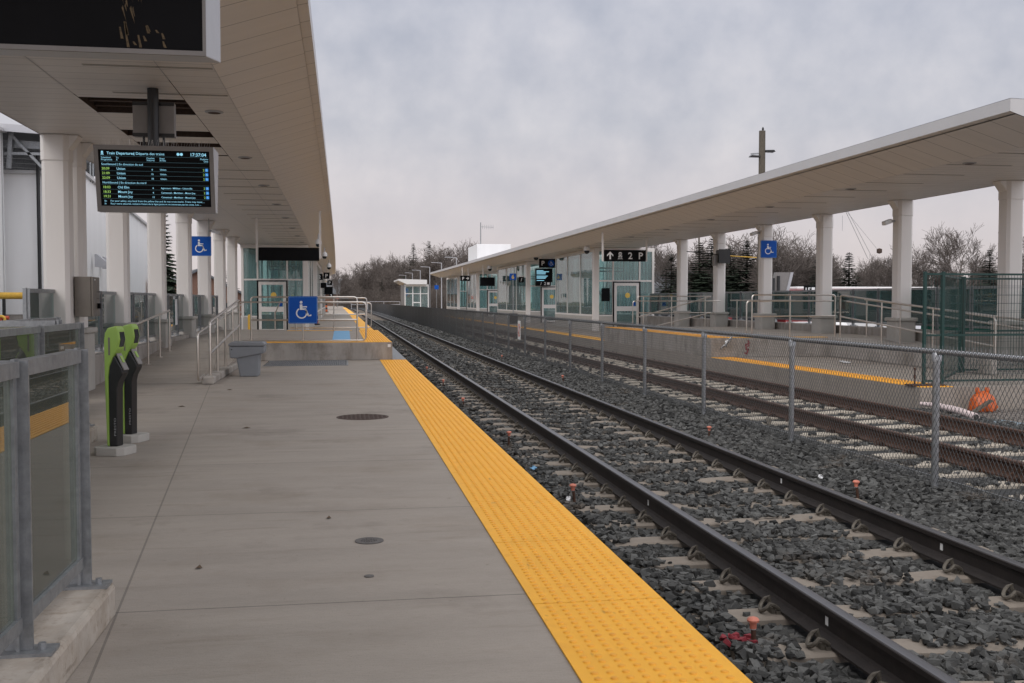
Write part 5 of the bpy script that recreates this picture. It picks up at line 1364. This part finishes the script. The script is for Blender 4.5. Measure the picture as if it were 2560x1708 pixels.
# ------------------------------------------------------------------ houses
def house(label, x, y, w, d, h, rise, rz, m, z=-1.0):
    t = thing('house', label, 'house', (x, y, z), rz)
    MB().box(-w/2,w/2,-d/2,d/2,0,h).prism([(-w/2,h),(w/2,h),(0,h+rise)], (0,-d/2,0), (1,0,0), (0,0,1), (0,d,0)).build('wall', M[m], t, world=False)
    rf = MB(); 
    for s in (-1, 1): rf.prism([(0,h+rise+.02),(s*(w/2+.4),h-rise*.8/w*1.0+.02),(s*(w/2+.4),h-rise*.8/w+.2),(0,h+rise+.2)], (0,-d/2-.3,0), (1,0,0), (0,0,1), (0,d+.6,0))
    r_ = rf.build('roof', M['shingle'], t, world=False)
    MB().box(-.3,.3,1,1.6,h+rise*.5,h+rise+.9).build('chimney', M['brick'], r_, world=False)
    for s in (-1, 1):
        MB().box(s*w*.25-.6,s*w*.25+.6,-d/2-.04,-d/2-.01,h*.35,h*.35+1.3).build('window', M['darkglass'], t, world=False)
    return t
house('brown brick house with a grey roof behind the columns of the left platform', -13.0, 92, 8, 14, 2.5, 2.2, R(14), 'brick')
house('pale low house among bare trees behind the right shelter', 34.5, 112, 8, 10, 3.2, 2.2, R(25), 'wallc')
house('low house with a pale roof among the trees far behind the left platform end', -6.5, 300, 16, 12, 4.2, 4.0, R(85), 'brick')
house('long low brick house among the trees behind the loudspeaker column', 47, 122, 16, 9, 3.3, 1.5, R(5), 'brick')

# ------------------------------------------------------------------ buses and the bus bay behind the glass railing
def bus(label, x, y, rz, base, top, L_=12.0, z=-1.0):
    t = thing('bus', label, 'bus', (x, y, z), rz)
    prof = [(-1.25,.35),(1.25,.35),(1.27,1.2),(1.22,2.75),(1.05,3.02),(-1.05,3.02),(-1.22,2.75),(-1.27,1.2)]
    MB().prism(prof, (-L_/2,0,0), (0,1,0), (0,0,1), (L_,0,0)).build('body', M[base], t, world=False, bevel=.06)
    MB().box(-L_/2+1,L_/2-1.5,-.8,.8,3.02,3.22).build('roof_unit', M[top], t, world=False, bevel=.08)
    for s in (-1, 1):
        for i in range(6):
            x0 = -L_/2+.5+i*(L_-1)/6; MB().box(x0+.05,x0+(L_-1)/6-.05,s*1.245-.03,s*1.245+.03,1.30,2.45).build('window', M['darkglass'], t, world=False)
        MB().box(-L_/2+.02,L_/2-.02,s*1.275-.01,s*1.275+.01,.75,1.12).build('stripe', M[top], t, world=False)
        for xx in (-L_/2+2.6, L_/2-3.2):
            w = MB().cyl((xx,s*1.0,.5),(xx,s*1.30,.5),.5,n=18).build('wheel', M['black'], t, world=False); MB().cyl((xx,s*1.30,.5),(xx,s*1.31,.5),.25,n=12).build('rim', M['greyl'], w, world=False)
    for e in (-1, 1): MB().box(e*L_/2-.02*0-(.02 if e > 0 else .03),e*L_/2+(.03 if e > 0 else .02),-1.05,1.05,1.3,2.6).build('windscreen', M['darkglass'], t, world=False)
    return t
bus('red bus with a white roof unit parked past the 15 sign behind the glass railing', 31.8, 60, R(4), 'busred', 'buswhite')
bus('dark red bus parked behind the blue wheelchair sign on the right', 24.4, 64, R(82), 'busred', 'busred', z=-1.35)
bus('white bus standing past the right shelter behind the glass railing', 21.0, 72, R(86), 'buswhite', 'buswhite', z=-1.4)
bus('red bus far right behind the green mesh panels', 43.5, 62, R(5), 'busred', 'busred', z=-1.2)
def car(label, x, y, rz, m):
    t = thing('parked_car', label, 'car', (x, y, -1.0), rz)
    MB().prism([(-2.2,.3),(2.2,.3),(2.25,.75),(1.3,.95),(.7,1.42),(-1.0,1.45),(-1.7,1.0),(-2.2,.9)], (0,-.88,0), (1,0,0), (0,0,1), (0,1.76,0)).build('body', M[m], t, world=False, bevel=.08)
    for s in (-1,1):
        MB().prism([(1.1,.95),(.62,1.34),(-.9,1.37),(-1.5,1.0)], (0,s*.885-.005,0), (1,0,0), (0,0,1), (0,.01,0)).build('window', M['darkglass'], t, world=False)
        for xx in (-1.35,1.35): MB().cyl((xx,s*.72,.32),(xx,s*.90,.32),.32,n=16).build('wheel', M['black'], t, world=False)
car('white car parked behind the low wall right of the blue signed column', 21.2, 44, R(80), 'buswhite'); car('pale grey car parked behind the low wall before the camera column', 21.8, 36.5, R(84), 'greyl')
t = thing('bay_sign', 'black bus bay sign with a white 15 and red panel above the glass railing', 'bay sign', (22.6, 48, -1))
MB().cyl((22.6,48,-1),(22.6,48,1.75),.05,n=8).build('post', M['black'], t)
MB().box(22.25,23.15,47.95,48.02,1.75,2.12).build('panel', M['blackm'], t); MB().text('15', .34, (22.45,47.945,1.78), UX, UZ, 'c', .02).build('lettering', M['signw'], t)
MB().box(22.85,23.08,47.942,47.948,1.86,2.03).build('red_panel', M['red'], t); MB().box(22.63,22.80,47.942,47.948,1.86,2.03).build('white_panel', M['signw'], t)
t = thing('tilted_display', 'grey tilted display seen from behind on a post beyond the glass railing', 'display', (22.2, 48, -1))
MB().cyl((21.2,49,-1),(21.2,49,2.2),.12,n=8).build('post', M['galv'], t)
MB().prism([(-.45,-.55),(.30,-.55),(.55,.50),(-.20,.50)], (21.35,48.8,2.28), UX, UZ, (0,.25,0)).build('case', M['grey'], t)
MB().prism([(.31,-.55),(.46,-.55),(.71,.50),(.56,.50)], (21.35,48.78,2.28), UX, UZ, (0,.30,0)).build('edge', M['greyl'], t)
MB().box(20.75,21.05,48.7,48.78,1.75,2.5).build('control_box', M['black'], t); MB().box(21.2,21.32,48.7,48.78,1.8,2.6).build('bracket', M['black'], t)

# ------------------------------------------------------------------ poles and street lamps
PX, PY = 17.65, 42.3
t = thing('utility_pole', 'tall wooden pole with two flat lamps rising above the right canopy', 'utility pole', (PX, PY, -1))
MB().cyl((PX,PY,-1),(PX,PY,8.60),.165,.135,12).build('trunk_post', M['wood'], t, smooth=True)
for s in (-1, 1):
    MB().bar((PX+s*.15,PY,7.68+.04*s),(PX+s*.50,PY,7.66+.05*s),.05,.06).build('lamp_arm', M['galv'], t)
    MB().prism([(.10,0),(.54,.0),(.48,.075),(.10,.06)], (PX+s*.02,PY-.12,7.60+.12*s), (s,0,0), (0,0,1), (0,.24,0)).build('lamp_head', M['black'], t)
tag(MB().lathe([(.02,0),(.05,.05),(.045,.10),(.02,.15)], (PX+.03,PY,8.61), 8).build('bird', M['black'], smooth=True), 'small dark bird perched on top of the tall wooden pole', 'bird')
for i in range(6):
    y = 119+17.2*i; x = 13.2+bend(y)
    nm = ['first', 'second', 'third', 'fourth', 'fifth', 'last and smallest'][i]
    t = thing('street_lamp', '%s in the row of flat armed platform lamps past the right canopy' % nm, 'street lamp', (x, y, 0), 0, 'platform lamps past the right canopy')
    MB().cyl((x,y,0),(x,y,6.3),.07,.055,8).build('pole', M['greyl'], t); MB().bar((x,y,6.27),(x-.95,y,6.33),.09,.07).build('arm', M['greyl'], t); MB().box(x-1.35,x-.85,y-.14,y+.14,6.29,6.36).build('lamp_head', M['greyl'], t)
t = thing('lamp_post', 'dark lamp post standing just right of the first right shelter', 'lamp post', (16.2, 49, -1))
MB().cyl((16.2,49,-1),(16.2,49,4.6),.08,n=10).build('pole', M['black'], t)
for i, (x, y, h, s_) in enumerate([(72,104,9.2,'distant utility pole with a crossarm, right of the camera column'), (82,110,7.6,'distant utility pole with a crossarm, near the end column'), (41.5,118,9.0,'thin utility pole among the trees behind the loudspeaker column')]):
    t = thing('utility_pole', s_, 'utility pole', (x, y, -1)); MB().cyl((x,y,-1),(x,y,h),.14,.10,8).build('post', M['wood'], t)
    for k in range(0 if i == 2 else 2): MB().box(x-1.3,x+1.3,y-.06,y+.06,h-.5-k*1.2,h-.36-k*1.2).build('crossarm', M['wood'], t)
def at(px, Z):
    xr = (px-1280)/2600*Z; ps = R(9.212); return xr*math.cos(ps)+Z*math.sin(ps), -xr*math.sin(ps)+Z*math.cos(ps)
def pt(px, py, Z): x, y = at(px, Z); return (x, y, 1.394+(751-py)*Z/2600)
t = thing('crane', 'thin distant crane jib with stay cables beyond the right columns', 'crane', pt(2165, 640, 230))
a_, b_ = Vector(pt(2108, 524, 230)), Vector(pt(2168, 648, 230))
MB().tube([a_, b_], .055, 4).tube([a_+Vector((.5,0,0)), b_+Vector((1.2,0,0))], .045, 4).build('jib', M['galv'], t)
MB().tube([a_, pt(2196, 630, 230)], .03, 4).tube([pt(2103, 540, 230), pt(2103, 578, 230)], .04, 4).build('cable', M['galv'], t)
MB().lathe([(.1,-.6),(.6,-.4),(.6,.4),(.1,.6)], pt(2196, 628, 230), 8).build('cab', M['cast'], t)
t = thing('perimeter_fence', 'low fence rail across the far end of the tracks, right of the near track', 'fence', (9, 196, 0))
for i in range(4): MB().cyl((1.5+i*3,196,-.3),(1.5+i*3,196,1.2),.07,n=6).build('post', M['greyl'], t)
for z in (1.15,.6): MB().bar((1.5,196,z),(10.5,196,z),.06,.09).build('rail', M['greyl'], t)

# ------------------------------------------------------------------ trees
def seg_mesh(segs, n=3):
    """segments (p0,p1,r0,r1) -> prism mesh arrays"""
    P0 = np.array([s[0] for s in segs]); P1 = np.array([s[1] for s in segs]); r0 = np.array([s[2] for s in segs]); r1 = np.array([s[3] for s in segs])
    d = P1-P0; d /= np.linalg.norm(d, axis=1)[:, None]+1e-9
    ref = np.where(np.abs(d[:, 2:3]) < .9, np.array([[0,0,1.]]), np.array([[1.,0,0]])); a = np.cross(d, ref); a /= np.linalg.norm(a, axis=1)[:, None]; c = np.cross(d, a)
    V = []
    for P, r in ((P0, r0), (P1, r1)):
        for q in range(n):
            t_ = 2*math.pi*q/n; V.append(P + a*(math.cos(t_)*r)[:, None] + c*(math.sin(t_)*r)[:, None])
    V = np.stack(V, 1).reshape(-1, 3); m = len(segs); F = []
    base = np.arange(m)*2*n
    for q in range(n):
        q2 = (q+1) % n; F.append(np.stack([base+q, base+q2, base+n+q2, base+n+q], 1))
    return V, np.concatenate(F)
def mesh_np(name, V, F, m):
    me = bpy.data.meshes.new(name); me.vertices.add(len(V)); me.vertices.foreach_set('co', V.astype(np.float32).ravel())
    k = F.shape[1]; me.loops.add(F.size); me.loops.foreach_set('vertex_index', F.astype(np.int32).ravel()); me.polygons.add(len(F))
    me.polygons.foreach_set('loop_start', np.arange(0, F.size, k, dtype=np.int32)); me.polygons.foreach_set('loop_total', np.full(len(F), k, np.int32)); me.polygons.foreach_set('use_smooth', np.zeros(len(F), bool)); me.update(); me.materials.append(m); return me
def bare_tree(seed, H, spread, twig, dens):
    rg = random.Random(seed); trunk, crown = [], []
    def grow(p, d, ln, r, depth):
        k = 3 if depth < 2 else 2; q = p; dd = d
        for i in range(k):
            dd = (dd + Vector((rg.gauss(0,.10), rg.gauss(0,.10), rg.gauss(.03,.06)))).normalized(); q2 = q + dd*(ln/k)
            rr = max(twig, r*(1-.35*(i+1)/k)); (trunk if depth < 1 else crown).append((tuple(q), tuple(q2), max(twig, r*(1-.35*i/k)), rr)); 
            if depth >= 1 or i > 0:
                if depth < 5:
                    for _ in range(dens if depth < 4 else 2):
                        if rg.random() < (.85 if depth < 3 else .75):
                            ax = Vector((rg.gauss(0,1), rg.gauss(0,1), rg.gauss(.15,.5))).normalized(); nd = (dd*(.75) + ax*spread).normalized()
                            grow(q2, nd, ln*rg.uniform(.50,.74), max(twig, rr*.58), depth+1)
            q = q2
    grow(Vector((0,0,0)), Vector((0,0,1)), H*.40, H*.017, 0)
    return trunk, crown
BT = []
for sd, H, sp, dn in ((1,10,.62,3),(2,11,.55,3),(3,9,.78,3),(4,12,.50,3),(5,8,.85,3)):
    tr, cr = bare_tree(sd, H, sp, .014, dn)
    zmax = max(s[1][2] for s in cr)
    BT.append((mesh_np('trunk', *seg_mesh(tr, 6), M['bark']), mesh_np('branches', *seg_mesh(cr, 3), M['bark']), zmax))
def put_tree(tpl, name, label, x, y, z, h, group, rz, wide=1.0, cat='tree'):
    t = thing(name, label, cat, (x, y, z), rz, group); s = h/tpl[2]
    for nm, me in (('trunk', tpl[0]), ('crown', tpl[1])):
        o = bpy.data.objects.new(nm, me); COL.objects.link(o); o.parent = t; o.scale = (s*wide, s*wide, s)
    return t
def conifer(seed, H, droop, dens):
    rg = random.Random(seed); V = []; F = []; z = H*.08
    def quad(p, d, w, l_):
        side = d.cross(Vector((0,0,1))).normalized()*w; n = len(V); tip = p+d*l_
        V.extend([tuple(p-side*.3), tuple(p+d*l_*.45-side), tuple(tip), tuple(p+d*l_*.45+side+Vector((0,0,rg.uniform(-.1,.1)*w)))]); F.append((n, n+1, n+2, n+3))
    while z < H*.985:
        f = 1-z/H; R_ = H*.25*f**.9*rg.uniform(.72,1.15)+.05; nb = int(6+dens*3.2*f)
        for i in range(nb):
            a = rg.uniform(0, 6.283); ln = R_*rg.uniform(.6,1.12); d = Vector((math.cos(a), math.sin(a), -droop+.9*(z/H)**3)).normalized()
            m = max(2, int(ln/.24)); sz = .16+.16*min(1, R_)
            for k in range(m):
                p = Vector((0,0,z))+d*(ln*(k+.3)/m)
                for s in (-1, 0, 1):
                    dd = (d*1.0 + Vector((-math.sin(a), math.cos(a), 0))*s*.9 + Vector((0,0,rg.uniform(-.45,.05)))).normalized(); quad(p, dd, sz*rg.uniform(.3,.55), sz*rg.uniform(1.1,2.0)*(1-.35*k/m))
        z += H*.024*rg.uniform(.8,1.2)
    tr = [((0,0,0),(0,0,H*.5),H*.018,H*.012),((0,0,H*.5),(0,0,H*.98),H*.012,.01)]
    return mesh_np('trunk', *seg_mesh(tr, 6), M['bark']), mesh_np('crown', np.array(V), np.array(F), M['needle']), H
CT = [conifer(11, 10, .25, 9), conifer(12, 10, .34, 15), conifer(13, 10, .12, 10)]
def at(px, Z):
    """world x, y for source pixel column px at distance Z along the view"""
    xr = (px-1280)/2600*Z; ps = R(9.212); return xr*math.cos(ps)+Z*math.sin(ps), -xr*math.sin(ps)+Z*math.cos(ps)
def height_for(py, Z, z0=-1.0): return 1.394+(751-py)*Z/2600-z0
rt = random.Random(21)
G1 = 'bare trees in the belt beyond the end of the tracks'; L1 = 'bare brown tree in the dense belt beyond the end of the tracks'
for px, py, Z in [(868,690,330),(884,672,300),(900,655,290),(915,650,280),(930,640,270),(946,634,262),(960,645,255),(975,632,250),(990,640,246),(1004,650,240),(1018,640,236),(1034,632,230),(1050,640,226),(1066,636,220),(1084,628,214),(1102,622,208),(1120,612,203),(1140,600,198),(1158,596,193),(1172,606,188),(1190,625,184),(905,668,250),(938,662,240),(968,662,230),(998,664,222),(1030,664,214),(1060,664,206),(1090,655,200),(1120,648,192),(1150,640,186)]:
    x, y = at(px, Z); put_tree(BT[rt.randrange(5)], 'bare_tree', L1, x, y, -1, height_for(py+rt.uniform(-6,6), Z), G1, rt.uniform(0,6), rt.uniform(.85,1.15))
for px, py, Z in [(842,668,230),(850,690,260),(838,700,300),(856,722,420),(848,724,430),(866,722,400),(830,722,380)]:
    x, y = at(px, Z); put_tree(BT[rt.randrange(5)], 'bare_tree', 'bare tree in the low distant row at the end of the left platform', x, y, -1, height_for(py, Z), 'far trees left of the track', rt.uniform(0,6))
for px, py, Z, s_ in [(1034,609,222,'tall layered conifer in the tree belt left of the right canopy'), (1073,603,215,'fuller dark conifer standing right of the layered one in the tree belt'), (955,700,235,'low dark evergreen in front of the bare tree belt')]:
    x, y = at(px, Z); put_tree(CT[1 if '109' in s_ else rt.randrange(3)], 'conifer_tree', s_, x, y, -1, height_for(py, Z), None, rt.uniform(0,6), 1.0)
G2 = 'bare trees behind the right platform'; L2 = 'bare brown tree behind the glass railing of the right platform'
for px, py, Z in [(1655,580,120),(1672,640,110),(1690,625,122),(1745,600,118),(1765,620,112),(1790,590,120),(1850,610,112),(1872,570,108),(1888,600,118),(1948,556,96),(1965,585,104),(1985,602,108),(2008,600,112),(2030,615,110),(2060,620,106),(2092,640,116),(2105,625,112),(2160,630,110),(2185,632,104),(2205,640,108),(2230,636,104),(2255,640,110),(2300,600,100),(2345,605,98),(2450,640,100),(2470,645,96),(2498,640,100),(1720,650,112),(1815,655,108),(1840,650,112),(1920,650,110),(2015,655,106),(2140,655,104),(2270,655,100),(2300,660,96),(2365,650,98),(2400,640,102),(2430,640,104),(2485,650,98),(1700,660,116),(2560,610,100),(2590,600,104),(2640,600,100),(1780,660,108),(1880,655,104),(1960,655,108),(2060,660,108),(2210,668,102),(2330,668,100)]:
    if py > 638 and rt.random() < .4: continue
    x, y = at(px, Z); put_tree(BT[rt.randrange(5)], 'bare_tree', L2, x, y, -1, height_for(py+rt.uniform(-14,16), Z), G2, rt.uniform(0,6), rt.uniform(.8,1.2))
x, y = at(2412, 92); put_tree(BT[3], 'bare_tree', 'tallest bare tree right of the camera column, fanning upward', x, y, -1, height_for(553, 92), None, 1.0)
for px, py, Z, s_, k in [(1678,635,104,'dark conifer left of the first column past the right shelter',0),(1748,607,106,'conifer in a gap just right of the column nearest the right shelter',1),(1777,598,110,'dark conifer left of the loudspeaker box',1),(1825,615,104,'dark conifer right of the loudspeaker box',1),(1866,602,100,'slender dark conifer left of the blue sign column',2),(2046,640,90,'dark conifer partly hidden behind the column by the tilted display',0),(2121,632,88,'dense dark green spruce above the bus, left of the camera column',2),(2472,625,86,'dark broad spruce beside the end column of the right canopy',0)]:
    x, y = at(px, Z); put_tree(CT[k], 'conifer_tree', s_, x, y, -1, height_for(py, Z), None, rt.uniform(0,6), 1.6)
for px, py, Z, s_, k in [(412,505,66,'tall dark spruce between the white building and the columns of the left platform',1),(578,640,95,'dark conifer behind the last columns of the left platform',0),(548,690,110,'small round topped conifer by the brown brick house',2)]:
    x, y = at(px, Z); put_tree(CT[k], 'conifer_tree', s_, x, y, -1, height_for(py, Z), None, rt.uniform(0,6), 1.0 if k != 1 else .8)
# low winter brush at the foot of the trees (uncountable)
def brush(name, spots):
    rg = random.Random(77); segs = []
    for x, y, w, h, n in spots:
        for i in range(n):
            a = rg.uniform(0,6.283); bx, by = x+rg.gauss(0,w), y+rg.gauss(0,w*.5); p = Vector((bx,by,-1)); hh = h*rg.uniform(.45,1.1)
            for k in range(3):
                q = p+Vector((rg.gauss(0,.16)*hh, rg.gauss(0,.16)*hh, hh/3)); segs.append((tuple(p), tuple(q), .022, .016)); p = q
                for _ in range(2): 
                    e = p+Vector((rg.gauss(0,.2)*hh, rg.gauss(0,.2)*hh, rg.uniform(.05,.25)*hh)); segs.append((tuple(p), tuple(e), .014, .010))
    o = bpy.data.objects.new(name, mesh_np(name, *seg_mesh(segs, 3), M['brush'])); COL.objects.link(o); o['kind'] = 'stuff'
sp = []
for px in range(872, 1200, 12):
    Z = 300-(px-872)*.36; x, y = at(px, Z); sp.append((x, y, 2.4, 6.5, 300)); x, y = at(px, Z-30); sp.append((x, y, 2.0, 4.0, 260))
for px in range(1640, 2640, 14):
    Z = 112; x, y = at(px, Z); sp.append((x, y, 1.8, 2.4, 90))
for px in range(800, 872, 8):
    x, y = at(px, 330); sp.append((x, y, 3, 4.0, 90))
brush('undergrowth', sp)
#END
